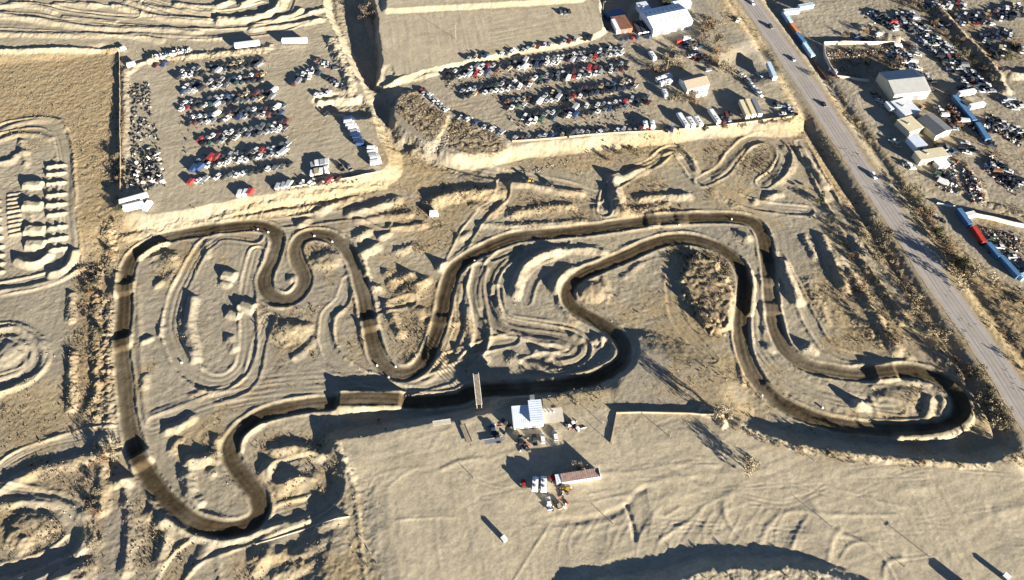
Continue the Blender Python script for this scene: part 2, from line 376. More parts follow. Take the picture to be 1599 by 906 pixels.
paint(GRASS, '560,165 600,205 640,236 700,262 690,268 600,262 590,215', .9, 4, z=2)
paint(BRUSH, '240,96 330,86 420,74 420,84 330,97 262,102', .55, 3, z=YARD)
for s in ('488,340 600,330 700,300 775,304 760,332 720,372 690,400 640,360 600,350 520,352', '600,440 650,436 700,452 690,470 640,474 600,462', '490,390 520,392 530,410 524,428 500,424', '236,396 276,396 280,420 262,440 240,430',
          '640,386 720,340 740,340 710,390 680,400', '966,268 1030,270 1040,300 980,304', '800,300 900,306 930,330 920,345 800,340', '980,318 1064,314 1070,326 990,336', '1070,400 1130,398 1146,430 1140,480 1110,520 1080,490 1062,440',
          '904,448 940,440 948,470 930,480 908,466', '415,492 490,500 492,540 470,560 416,545', '1150,245 1200,232 1210,250 1190,270 1150,275', '1090,250 1140,230 1130,262 1110,275', '1380,604 1440,604 1450,640 1400,648',
          '400,700 500,690 516,720 440,730 420,760 460,770 470,742 440,740 400,750', '380,850 480,850 560,880 560,906 380,906', '1260,240 1360,330 1440,460 1530,600 1500,600 1400,520 1300,360', '150,690 190,690 180,760 150,800', '545,480 565,486 580,560 560,556',
          '610,480 700,486 690,520 650,540 640,560 620,540', '1250,430 1330,420 1400,540 1300,520 1260,480'):
    paint(GRASS, s, .62, 7, jag=5); paint(BRUSH, s, .42, 7, jag=8)
paint(BRUSH, '1068,408 1096,394 1130,400 1146,430 1142,480 1120,528 1084,496 1064,440', .75, 2, jag=1)
paint(GRASS, '845,612 950,594 960,610 930,630 880,640 850,636', .6, 4, z=4); paint(PALE, '846,606 950,590 958,606 900,626 852,626', .7, 4, z=3)
paint(PALE, '515,636 640,626 640,634 600,648 515,652', .8, 3)
paint(BRUSH, '1130,652 1180,676 1260,700 1400,716 1540,726 1540,733 1400,724 1250,708 1170,684 1130,664', .7, 2, z=4, jag=3)
paint(GRASS, '1180,690 1260,706 1400,722 1540,732 1540,736 1400,728 1250,712', .4, 3, z=4)
paint(GREY, '192,340 600,262 540,120 500,60 420,70 240,105 200,130', .25, 6, z=YARD); paint(GREY, '600,150 930,60 1080,0 1150,0 1240,180 1000,206 800,228', .35, 6, z=YARD)
paint(GRASS, '1220,190 1262,190 1330,300 1400,420 1480,540 1560,660 1500,640 1420,520 1330,380', .8, 5); paint(GRASS, '1140,0 1180,40 1260,190 1240,190 1200,90 1120,20', .8, 4, z=3)
paint(GRASS, '1290,150 1380,250 1450,370 1520,500 1600,620 1700,760 1700,600 1560,440 1450,330 1340,180', .85, 5, z=1.5)
paint(GREY, '1216,20 1270,0 1500,0 1700,0 1700,420 1590,440 1480,320 1400,250 1330,190', .5, 8, z=1.5)
paint(BRUSH, '1290,75 1380,72 1430,105 1440,120 1360,120 1310,118', .6, 4, z=1.5); paint(BRUSH, '1390,0 1450,20 1500,60 1560,120 1560,90 1510,30 1480,0', .6, 4, z=1.5)
paint(BRUSH, '1440,10 1470,20 1530,80 1570,130 1550,140 1500,90 1450,40', .8, 5, z=1.5); paint(BRUSH, '1502,255 1520,262 1545,315 1520,310', .6, 4, z=1.5)
paint(BRUSH, '1412,10 1550,140 1540,150 1398,24', .5, 4, z=1.5); paint(BRUSH, '1395,64 1462,130 1450,138 1385,70', .5, 4, z=1.5); paint(BRUSH, '1470,150 1500,150 1540,215 1500,215', .5, 4, z=1.5); paint(BRUSH, '1540,170 1620,215 1620,230 1540,190', .5, 4, z=1.5); paint(BRUSH, '1540,230 1600,280 1590,300 1540,260', .6, 4, z=1.5); paint(BRUSH, '1455,225 1500,235 1480,255 1455,245', .5, 4, z=1.5); paint(BRUSH, '1520,345 1600,370 1600,425 1560,400', .4, 4, z=1.5)
paint(BRUSH, '1500,300 1600,352 1600,330 1500,290', .6, 4, z=1.5); paint(BRUSH, '1560,60 1620,60 1620,100 1570,100', .5, 5, z=1.5); paint(GRASS, '1500,440 1590,450 1720,520 1720,760 1640,700 1560,560', .9, 6, z=1.5); paint(BRUSH, '1530,440 1650,500 1680,640 1600,590', .5, 8, z=1.5)
paint(GREY, '1000,440 1060,400 1040,470 1120,560 1180,640 1120,640 960,640 985,560 960,500', .35, 6)
paint(GREY, '220,370 420,370 540,470 640,600 700,600 400,620 240,660', .4, 8); paint(GREY, '0,250 110,250 118,430 100,600 0,520', .30, 8); paint(PALE, '540,-40 1,-40 1,70 180,66 380,50 520,10', .35, 6, z=YARD)
paint(GREY, '700,430 860,390 960,480 960,560 760,570', .3, 8)
paint(LIGHT, '522,690 600,676 718,655 800,640 960,640 1112,645 1170,668 1250,694 1330,706 1440,716 1540,722 1590,704 1700,650 1900,800 1900,1300 560,1300 570,906 560,820 552,760 532,715', 1, 3, z=PLAIN)
paint(LIGHT, '592,-200 593,60 592,126 680,105 800,79 930,52 938,20 925,-60 910,-200', 1, 3, z=LOT)
paint(LIGHT, '192,330 186,90 240,84 420,66 515,20 560,120 604,258 520,285 420,306', .75, 5, z=YARD); paint(LIGHT, '600,150 680,112 930,60 1080,0 1150,0 1240,180 1000,206 800,228', .6, 6, z=YARD)
paint(LIGHT, '-900,-250 500,-250 514,0 480,60 186,76 -900,100', .7, 8, z=YARD); paint(LIGHT, '1300,130 1360,140 1400,230 1440,280 1500,350 1560,430 1540,440 1440,330 1370,240', .9, 5, z=1.5); paint(LIGHT, '1390,20 1500,130 1560,200 1599,240 1599,330 1500,300 1480,200 1420,90', .7, 6, z=1.5); paint(LIGHT, '1250,20 1340,5 1360,40 1290,60', .7, 4, z=1.5)
paint(LIGHT, '0,250 110,250 118,430 60,450 0,450', .5, 6)
for k in range(60):     # wheel marks on the plain, the lot and the yards
    if k < 30: a = (random.uniform(580, 1560), random.uniform(735, 850)); b = (a[0]+random.uniform(100, 420), a[1]+random.uniform(-40, 25)); z_ = PLAIN; c_ = ((a[0]+b[0])/2, (a[1]+b[1])/2+random.uniform(-25, 25))
    elif k < 42: a = (random.uniform(600, 760), random.uniform(30, 100)); b = (a[0]+random.uniform(80, 200), a[1]-random.uniform(8, 30)); z_ = LOT; c_ = ((a[0]+b[0])/2, (a[1]+b[1])/2+random.uniform(-6, 6))
    else: a = (random.uniform(260, 460), random.uniform(110, 290)); b = (a[0]+random.uniform(60, 140), a[1]-random.uniform(5, 30)); z_ = YARD; c_ = ((a[0]+b[0])/2, (a[1]+b[1])/2+random.uniform(-5, 5))
    q = smooth(pts(f'{a[0]:.0f},{a[1]:.0f} {c_[0]:.0f},{c_[1]:.0f} {b[0]:.0f},{b[1]:.0f}', z_), 2)
    Lw = Line(q, 3.5); e = np.exp(-((Lw.D-.85)/.35)**2)*np.clip(.4+.9*noise(11, 77)[Lw.w], 0, 1)
    Z[Lw.w] -= .06*e; GREY[Lw.w] = np.maximum(GREY[Lw.w], .55*e)
# ------------------------------------------------------------------ older dry tracks
T = track
D_ = dict(mud=0, rut=.16, berm=.45, depth=.25)
T('-20,222 10,206 60,198 92,206 106,250 110,330 114,400 104,424 60,440 0,452', 7, **D_, seed=1)
T('400,372 352,366 326,380 306,404 290,434 276,462 267,504 272,538 291,574 321,596 351,596 376,577 385,550 388,510 386,470 392,430 402,396', 7, **D_, seed=2, grey=.25)
T('545,440 535,470 512,496 512,540 538,574 578,594 640,602 700,588', 6, **D_, seed=3, grey=.15)
T('806,388 776,412 760,442 762,478 780,504 816,515 852,521 886,529 906,543 898,558 868,566 830,572', 9, mud=.28, rut=.22, berm=.4, depth=.3, seed=4)
T('748,420 742,452 748,486 752,520 744,548 726,566', 6, mud=.2, rut=.2, berm=.5, depth=.4, seed=5)
T('690,455 700,490 690,530 668,566', 5, **D_, seed=1)
T('944,330 952,296 985,272 1020,254 1040,238 1056,236 1070,252 1088,276 1122,294 1160,314 1200,324 1260,330', 6, **D_, seed=2, grey=.3)
T('1096,284 1126,268 1146,244 1166,224 1194,218 1218,230 1224,250 1212,272 1192,286', 7, **D_, seed=3)
T('786,284 782,310 756,332 732,362 716,392 704,420', 6, **D_, seed=4)
T('800,376 740,390 700,420', 5, **D_, seed=4)
T('440,738 480,728 508,736 522,756 512,778 480,796 440,808 400,826 350,842 314,856 284,880 262,910', 9, **D_, seed=5, grey=.2)
T('-20,758 30,724 80,704 130,692 186,684', 11, **D_, seed=1, grey=.2)
T('-20,772 50,782 96,792 124,816 122,842 90,870 40,892 -20,906', 9, **D_, seed=2, grey=.25)
T('-20,522 20,522 52,540 58,562 40,585 -20,604', 9, **D_, seed=3, grey=.2)
T('600,176 640,216 690,245 740,262 800,274 870,288 930,305', 8, mud=0, rut=.1, berm=.3, depth=.2, seed=2, z=1, grey=.4)
T('1250,225 1290,300 1330,370 1390,450 1440,520 1480,565', 6, **D_, seed=5, grey=.2)
T('420,352 480,344 560,336 600,350', 6, **D_, seed=5)
T('640,470 600,480 570,486', 5, **D_, seed=0)

T('770,400 790,392 830,380 880,378', 5, **D_, seed=2, grey=.2); T('726,420 716,460 716,510 700,548', 5, **D_, seed=1, grey=.2); T('776,452 780,482 800,500 850,508 900,516 930,536', 4, mud=0, rut=.16, berm=.3, depth=.2, seed=0, grey=.2)
T('820,468 830,440 850,420 880,408', 5, mud=0, rut=.14, berm=.3, depth=.15, seed=3); T('470,560 500,590 560,604 620,612', 6, mud=0, rut=.14, berm=.2, depth=.1, seed=5, grey=.2); T('420,500 404,540 396,580 380,604 340,618', 6, mud=0, rut=.14, berm=.25, depth=.15, seed=1)
T('1000,400 1030,392 1056,400 1050,440 1060,500 1110,560', 6, mud=0, rut=.12, berm=.15, depth=.1, seed=2, grey=.2); T('1216,400 1250,470 1290,540 1340,560', 5, mud=0, rut=.14, berm=.3, depth=.15, seed=4); T('1180,480 1184,540 1230,590 1300,620 1400,636', 6, mud=0, rut=.14, berm=.2, depth=.1, seed=0)
T('240,660 330,628 420,610 560,600 680,606', 14, mud=0, rut=.1, berm=.05, depth=.0, seed=0, grey=.35)
T('700,560 760,540 800,530', 5, **D_, seed=2)
for s in ('0,14 60,14 120,24 220,32 330,38 400,34 440,20 450,-5', '0,36 90,40 200,50 330,54 420,46 500,24', '230,4 300,22 360,22 410,10', '60,0 120,12 210,22'):
    T(s, 9, mud=0, rut=.2, berm=.5, depth=.2, seed=random.randrange(6), z=YARD)
# the wet dark race track, one closed loop
LOOP = ('712,624 660,628 600,627 540,628 490,632 440,640 405,652 375,672 360,697 366,726 384,750 402,774 407,796 396,815 370,826 340,828 308,818 280,799 256,775 235,748 218,715 207,685 200,650 195,600 191,560 191,520 194,480 196,440 203,412 217,393 243,377 280,367 320,361 360,355 400,353 425,360 434,378 428,400 417,425 413,443 420,460 440,470 460,465 474,448 475,430 465,408 462,390 470,375 490,367 515,370 537,385 553,408 562,440 570,470 576,500 583,535 595,565 620,583 645,580 665,560 680,525 690,490 697,455 707,425 730,403 765,385 800,371 850,366 900,361 950,354 1000,347 1050,342 1100,340 1150,340 1177,348 1192,368 1198,400 1202,440 1207,490 1217,530 1235,555 1265,573 1300,580 1340,585 1380,583 1420,580 1460,590 1488,610 1500,635 1495,655 1470,668 1420,672 1360,670 1300,662 1250,645 1210,622 1185,598 1167,565 1158,530 1158,495 1163,460 1160,430 1150,408 1125,388 1090,375 1055,373 1020,380 980,398 940,415 905,432 888,450 888,470 905,487 935,502 960,520 975,545 970,568 945,585 905,598 860,605 820,606 770,608 735,613')
track(LOOP, 7.2, mud=1.0, depth=.4, berm=.45, closed=True, rut=.08, flat=True)
_loop = smooth(pts(LOOP), 1.2, True)

def loop_jump(px, py, L, h, ramp=2.6, W=7.4):
    x, y = P(px, py); i = int(np.argmin(np.hypot(_loop[:, 0]-x, _loop[:, 1]-y)))
    a, b = _loop[i-2], _loop[(i+2) % len(_loop)]
    q = _loop[i]
    R_ = (L+W)*.8+ramp+2; w = window(q[0]-R_, q[1]-R_, q[0]+R_, q[1]+R_)
    t = (b-a)/np.linalg.norm(b-a)
    aa = (X[w]-q[0])*t[0]+(Y[w]-q[1])*t[1]; bb = -(X[w]-q[0])*t[1]+(Y[w]-q[1])*t[0]
    ka = np.clip((L/2+ramp-np.abs(aa+.2*noise(2.5, 3)[w]))/ramp, 0, 1); kb = np.clip((W/2+1.4-np.abs(bb+.2*noise(2.5, 13)[w]))/1.4, 0, 1)
    Z[w] += h*(ka*ka*(3-2*ka)*.5+ka*.5)*kb
for x, y, L_, h in ((193, 535, 4, 1.4), (197, 452, 4, 1.2), (214, 722, 4, 2.2), (580, 630, 26, 2.8), (575, 508, 4, 1.5), (686, 500, 3, .7), (1018, 350, 4, .7), (1064, 343, 3, .6), (1205, 480, 4, .7), (1380, 584, 8, 1.8),
                     (340, 360, 2, .3), (1202, 440, 3, .6), (850, 604, 8, 1.2), (770, 386, 2, .4)):
    loop_jump(x, y, L_, h)
# outer berms of the corners that throw their shade over the track
for s, h, w_ in (('1486,604 1508,626 1510,652 1488,672 1450,682 1400,684', 2.6, 3.4), ('990,548 982,570 962,590', .7, 2), ('950,594 930,600 880,610 830,614', .5, 2.6), ('380,840 340,844 300,834 264,812 238,782', .7, 2.4),
                 ('694,566 672,592 640,602 606,594', .35, 2), ('1170,424 1174,450 1170,490', 1.8, 2.4), ('1196,600 1230,634 1280,660 1340,680 1400,686', .8, 2.4), ('218,404 240,388 262,380', 1.6, 2.2), ('184,430 182,460', 1.3, 2.6),
                 ('408,664 384,684 376,706', .8, 2), ('722,632 660,640 520,644', .5, 2), ('560,400 572,430', 1.4, 2.4)):
    R(s, h, w_, rough=.06, jag=.15)
# ------------------------------------------------------------------ highway bed
Lx = Line(smooth(pts('1215,86 1190,92 1160,106', 3)), 24); kk = sst(20, 6, Lx.D); Z[Lx.w] = Z[Lx.w]*(1-kk)+2.4*kk
ROAD = pts('1150,-30 1174,8 1237,98 1321,227 1406,352 1474,454 1545,554 1606,650 1690,785', 2.2)
_r = smooth(ROAD, 3)
L = Line(_r, 26)
k = sst(17, 7.5, L.D)
Z[L.w] = Z[L.w]*(1-k)+2.2*k
k2 = np.exp(-((L.D-14.5)/3)**2)
Z[L.w] -= 1.1*k2
ROUGH[L.w] = np.where(L.D < 9, .02, ROUGH[L.w])
GRASS[L.w] = np.where(L.D < 7.5, 0, GRASS[L.w]); BRUSH[L.w] = np.where(L.D < 9, 0, BRUSH[L.w])
# side road by the junction
paintline(GREY, '1085,0 1110,30 1140,60 1180,75 1215,80', 12, .9, 3, z=YARD)
paintline(GREY, '1300,130 1350,210 1420,300 1470,340 1540,430', 14, .6, 4, z=1.5)
# small relief everywhere
f1 = fbm(6, 70, 4, .62); f2 = fbm(2.1, 80, 3, .75)
Z += ROUGH*(.45*f1+1.0*f2)
Z += BRUSH*.11*fbm(2.0, 95, 2, .8) + GRASS*.06*fbm(1.6, 99, 2, .8)
sl = np.zeros_like(Z); sl[1:-1, 1:-1] = np.hypot((Z[1:-1, 2:]-Z[1:-1, :-2])/(X[1:-1, 2:]-X[1:-1, :-2]), (Z[2:, 1:-1]-Z[:-2, 1:-1])/(Y[2:, 1:-1]-Y[:-2, 1:-1]))
sl = np.clip(sl-.12, 0, .6)*(1-.75*np.clip(MUD, 0, 1))
pk = np.zeros_like(Z); paint(pk, '-30,255 116,250 120,430 -30,450', 1, 3); sl *= 1-.85*pk
Z += sl*(.42*noise(2.3, 151)+.30*noise(1.1, 153)+.25*noise(4.5, 155))
# raked and driven streaks, their direction changing from place to place
msk = sst(-.25, .25, noise(38, 191)); ok = (1-np.clip(MUD, 0, 1))*(1-.6*np.clip(BRUSH+.6*GRASS, 0, 1))
for a_, m_, s_ in ((math.radians(100), msk, 193), (math.radians(18), 1-msk, 197), (math.radians(-35), sst(.2, .5, noise(30, 199)), 199)):
    st_ = _noise(1, s_, (X*math.cos(a_)+Y*math.sin(a_))/16, (-X*math.sin(a_)+Y*math.cos(a_))/1.5)
    Z += .04*st_*m_*ok*np.where(Y < 480, 1, 0); GREY = np.maximum(GREY, np.clip(st_*.9-.25, 0, .35)*m_*ok)
# erosion folds: sharp creases of warped noise
wx, wy = X+7*noise(22, 161), Y+7*noise(22, 163)
fold = np.abs(_noise(19, 165, wx*.8+wy*.6, wy*.8-wx*.6)); rid = np.clip(1-fold*7, 0, 1)
fz = np.zeros_like(Z); paint(fz, '960,790 1100,760 1300,790 1400,820 1420,900 1300,880 1100,850 960,880 880,880', 1, 14, z=PLAIN); fz += .25*np.clip(LIGHT*(Y < 200), 0, 1)
Z += fz*(.22*rid+.10*noise(9, 167)); GREY = np.maximum(GREY, .5*rid*np.clip(fz, 0, 1))
dmp = np.clip(fbm(31, 171, 4, .6)*1.1-.25, 0, 1); GREY = np.maximum(GREY, np.clip(dmp*(.5+.5*noise(3, 173)), 0, .7)*(Y < 330))
GRASS = np.maximum(GRASS, np.clip(fbm(24, 211, 4, .6)*1.2-.22, 0, .75)*(1-np.clip(LIGHT, 0, 1))*(1-np.clip(MUD, 0, 1))*(Y < 340))
far = np.maximum(np.abs(X)-420, 0)+np.maximum(Y-520, 0)
Z += np.clip(far/1500, 0, 1)*25*(fbm(900, 111, 3)+.3)
del f1, f2

def hz(x, y):
    i = min(max(int(np.searchsorted(gx, x))-1, 0), NX-2); j = min(max(int(np.searchsorted(gy, y))-1, 0), NY-2)
    u = (x-gx[i])/(gx[i+1]-gx[i]); v = (y-gy[j])/(gy[j+1]-gy[j])
    return float((Z[j, i]*(1-u)+Z[j, i+1]*u)*(1-v)+(Z[j+1, i]*(1-u)+Z[j+1, i+1]*u)*v)

def at(px, py, up=0.0):
    """photo pixel -> world point on the terrain (up = height of the seen point over the ground)"""
    z = 2.0
    for _ in range(9):
        x, y = P(px, py, z+up); z = .4*z+.6*hz(x, y)
    return Vector((x, y, hz(x, y)))
# ------------------------------------------------------------------ materials
def mat(name, col, rough=.8, metal=0, spec=.3, var=.0, vscale=1.0, bump=0):
    m = bpy.data.materials.new(name); m.use_nodes = True
    nt = m.node_tree; b = nt.nodes['Principled BSDF']
    b.inputs['Roughness'].default_value = rough; b.inputs['Metallic'].default_value = metal
    b.inputs['Specular IOR Level'].default_value = spec
    c = (*col, 1)
    b.inputs['Base Color'].default_value = c
    if var > 0:
        tc = nt.nodes.new('ShaderNodeTexCoord'); n = nt.nodes.new('ShaderNodeTexNoise')
        n.inputs['Scale'].default_value = vscale; n.inputs['Detail'].default_value = 5; n.inputs['Roughness'].default_value = .65
        nt.links.new(tc.outputs['Object'], n.inputs['Vector'])
        r = nt.nodes.new('ShaderNodeMapRange'); r.inputs['From Min'].default_value = .3; r.inputs['From Max'].default_value = .7
        r.inputs['To Min'].default_value = 1-var; r.inputs['To Max'].default_value = 1+var*.6
        nt.links.new(n.outputs['Fac'], r.inputs['Value'])
        mx = nt.nodes.new('ShaderNodeMix'); mx.data_type = 'RGBA'; mx.blend_type = 'MULTIPLY'; mx.inputs[0].default_value = 1
        mx.inputs[6].default_value = c; nt.links.new(r.outputs['Result'], mx.inputs[7])
        nt.links.new(mx.outputs[2], b.inputs['Base Color'])
    return m

def ground_material():
    m = bpy.data.materials.new('dry_ground'); m.use_nodes = True
    nt = m.node_tree; N = nt.nodes.new; L = nt.links.new
    b = nt.nodes['Principled BSDF']; b.inputs['Roughness'].default_value = .95; b.inputs['Specular IOR Level'].default_value = .08
    geo = N('ShaderNodeNewGeometry')
    def nz(scale, detail=4, rough=.6, dist=0):
        n = N('ShaderNodeTexNoise'); n.inputs['Scale'].default_value = scale; n.inputs['Detail'].default_value = detail; n.inputs['Roughness'].default_value = rough; n.inputs['Distortion'].default_value = dist
        L(geo.outputs['Position'], n.inputs['Vector']); return n.outputs['Fac']
    def rng_(src, a, b_, c, d):
        r = N('ShaderNodeMapRange'); r.inputs[1].default_value = a; r.inputs[2].default_value = b_; r.inputs[3].default_value = c; r.inputs[4].default_value = d
        L(src, r.inputs[0]); return r.outputs[0]
    def mix(f, a, b_, blend='MIX'):
        x = N('ShaderNodeMix'); x.data_type = 'RGBA'; x.blend_type = blend
        for v, i in ((f, 0), (a, 6), (b_, 7)):
            if isinstance(v, (int, float)): x.inputs[i].default_value = v
            elif isinstance(v, tuple): x.inputs[i].default_value = (*v, 1)
            else: L(v, x.inputs[i])
        return x.outputs[2]
    def math_(op, a, b_):
        x = N('ShaderNodeMath'); x.operation = op; x.use_clamp = op != 'ADD'
        for v, i in ((a, 0), (b_, 1)):
            if isinstance(v, (int, float)): x.inputs[i].default_value = v
            else: L(v, x.inputs[i])
        return x.outputs[0]
    z1 = N('ShaderNodeAttribute'); z1.attribute_name = 'zone_a'; s1 = N('ShaderNodeSeparateColor'); L(z1.outputs['Color'], s1.inputs[0])
    z2 = N('ShaderNodeAttribute'); z2.attribute_name = 'zone_b'; s2 = N('ShaderNodeSeparateColor'); L(z2.outputs['Color'], s2.inputs[0])
    mud, grass, brush = s1.outputs[0], s1.outputs[1], s1.outputs[2]
    grey, pale, light = s2.outputs[0], s2.outputs[1], s2.outputs[2]
    big = nz(.02, 3); mid = nz(.16, 5, .65); fine = nz(1.1, 5, .7); speck = nz(.55, 6, .75, .4)
    base = mix(rng_(big, .35, .65, 0, 1), C_SAND, C_SAND2)
    base = mix(light, base, C_LIGHT)
    base = mix(pale, base, C_PALE)
    base = mix(grey, base, C_GREY)
    gcol = mix(rng_(mid, .35, .65, 0, 1), C_GRASS, C_GRASS2)
    gcol = mix(rng_(speck, .52, .68, 0, .7), gcol, C_WEED)
    gm = math_('MULTIPLY', grass, rng_(mid, .30, .55, .55, 1))
    base = mix(gm, base, gcol)
    bcol = mix(rng_(speck, .40, .60, 0, 1), C_BRUSH, C_GRASS2)
    bm = math_('MULTIPLY', brush, rng_(speck, .62, .45, .25, 1))
    base = mix(bm, base, bcol)
    mcol = mix(rng_(mid, .35, .65, 0, 1), C_MUD, C_MUD2)
    base = mix(mud, base, mcol)
    base = mix(1.0, base, rng_(fine, .3, .7, .80, 1.16), 'MULTIPLY')
    base = mix(1.0, base, rng_(mid, .3, .7, .86, 1.10), 'MULTIPLY')
    base = mix(1.0, base, rng_(nz(.05, 6, .7, .6), .3, .7, .88, 1.10), 'MULTIPLY')
    L(base, b.inputs['Base Color'])
    bp = N('ShaderNodeBump'); bp.inputs['Strength'].default_value = .5; bp.inputs['Distance'].default_value = .16
    L(fine, bp.inputs['Height']); L(bp.outputs['Normal'], b.inputs['Normal'])
    return m

C_SAND, C_SAND2 = (.315, .266, .183), (.265, .228, .163)
C_LIGHT = (.385, .327, .229)
C_PALE = (.34, .29, .195); C_GREY = (.245, .217, .172)
C_GRASS, C_GRASS2, C_WEED = (.37, .28, .15), (.275, .20, .11), (.15, .115, .065)
C_BRUSH = (.13, .10, .065); C_MUD, C_MUD2 = (.048, .035, .0195), (.070, .051, .029)
# ------------------------------------------------------------------ ground sheet
def make_ground():
    n = NX*NY
    co = np.empty((n, 3), np.float32); co[:, 0] = X.ravel(); co[:, 1] = Y.ravel(); co[:, 2] = Z.ravel()
    j, i = np.meshgrid(np.arange(NY-1), np.arange(NX-1), indexing='ij')
    a = (j*NX+i).ravel(); f = np.stack([a, a+1, a+1+NX, a+NX], 1).astype(np.int32)
    me = bpy.data.meshes.new('ground')
    me.vertices.add(n); me.vertices.foreach_set('co', co.ravel())
    me.loops.add(f.size); me.loops.foreach_set('vertex_index', f.ravel())
    me.polygons.add(len(f)); me.polygons.foreach_set('loop_start', np.arange(0, f.size, 4, dtype=np.int32))
    me.polygons.foreach_set('use_smooth', np.ones(len(f), bool))
    for nm, chans in (('zone_a', (MUD, GRASS, BRUSH)), ('zone_b', (GREY, PALE, LIGHT))):
        at_ = me.attributes.new(nm, 'FLOAT_COLOR', 'POINT')
        c = np.ones((n, 4), np.float32)
        for k, A in enumerate(chans): c[:, k] = np.clip(A, 0, 1).ravel()
        at_.data.foreach_set('color', c.ravel())
    me.update(calc_edges=True)
    me.materials.append(ground_material())
    o = bpy.data.objects.new('ground', me); COL.objects.link(o); o['kind'] = 'structure'
    o['label'] = 'pale sandy ground with dirt berms, jumps, banks and a dark wet race track'
    return o

# ------------------------------------------------------------------ mesh helper
class MB:
    def __init__(s): s.v = []; s.f = []; s.m = []; s.M = Matrix()
    def add(s, v, f, m=0):
        o = len(s.v); s.v += [tuple(s.M @ Vector(p)) for p in v]; s.f += [tuple(o+i for i in q) for q in f]; s.m += [m]*len(f); return s
    def box(s, x0, x1, y0, y1, z0, z1, m=0, tx=0, ty=0):
        return s.add([(x0, y0, z0), (x1, y0, z0), (x1, y1, z0), (x0, y1, z0), (x0+tx, y0+ty, z1), (x1-tx, y0+ty, z1), (x1-tx, y1-ty, z1), (x0+tx, y1-ty, z1)],
                     [(3, 2, 1, 0), (4, 5, 6, 7), (0, 1, 5, 4), (1, 2, 6, 5), (2, 3, 7, 6), (3, 0, 4, 7)], m)
    def prism(s, prof, y0, y1, m=0, ins=0):
        """profile of (x, z) extruded along y"""
        n = len(prof); v = [(x, y0, z) for x, z in prof]+[(x, y1, z) for x, z in prof]
        f = [tuple(range(n)), tuple(range(2*n-1, n-1, -1))]+[(i, n+i, n+(i+1) % n, (i+1) % n) for i in range(n)]
        return s.add(v, f, m)
    def prismx(s, prof, x0, x1, m=0):
        """profile of (y, z) extruded along x"""
        n = len(prof); v = [(x0, y, z) for y, z in prof]+[(x1, y, z) for y, z in prof]
        f = [tuple(range(n-1, -1, -1)), tuple(range(n, 2*n))]+[(i, (i+1) % n, n+(i+1) % n, n+i) for i in range(n)]
        return s.add(v, f, m)
    def cyl(s, a, b, r0, r1=None, n=8, m=0):
        r1 = r0 if r1 is None else r1; a, b = Vector(a), Vector(b); d = (b-a).normalized()
        u = d.orthogonal().normalized(); w = d.cross(u); v = []
        for c, r in ((a, r0), (b, r1)):
            v += [c+u*r*math.cos(2*math.pi*k/n)+w*r*math.sin(2*math.pi*k/n) for k in range(n)]
        f = [(k, (k+1) % n, n+(k+1) % n, n+k) for k in range(n)]+[tuple(range(n-1, -1, -1)), tuple(range(n, 2*n))]
        return s.add(v, f, m)
    def mesh(s, name, mats, smooth=False):
        me = bpy.data.meshes.new(name); me.from_pydata(s.v, [], s.f)
        for q in (mats if isinstance(mats, (list, tuple)) else [mats]): me.materials.append(q)
        me.polygons.foreach_set('material_index', s.m)
        if smooth: me.polygons.foreach_set('use_smooth', [True]*len(s.f))
        me.update(); return me
    def build(s, name, mats, parent=None, smooth=False):
        o = bpy.data.objects.new(name, s.mesh(name, mats, smooth)); COL.objects.link(o)
        if parent is not None: o.parent = parent
        return o

def tag(o, label, cat, group=None):
    o['label'] = label; o['category'] = cat
    if group: o['group'] = group
    return o

def thing(name, label, cat, loc, rz=0, group=None):
    o = bpy.data.objects.new(name, None); COL.objects.link(o); o.location = loc; o.rotation_euler = (0, 0, rz); o.empty_display_size = .5
    return tag(o, label, cat, group)

def struct(o):
    o['kind'] = 'structure'; return o
def part(name, me, parent, loc=(0, 0, 0), rz=0):
    o = bpy.data.objects.new(name, me); COL.objects.link(o); o.parent = parent; o.location = loc; o.rotation_euler = (0, 0, rz); return o

def seg(p, q):
    """two photo pixels -> centre on the ground, heading, length in metres"""
    a, b = at(*p), at(*q); d = b-a; c = (a+b)/2
    return Vector((c.x, c.y, min(hz(c.x, c.y), max(a.z, b.z)+.3))), math.atan2(d.y, d.x), math.hypot(d.x, d.y)
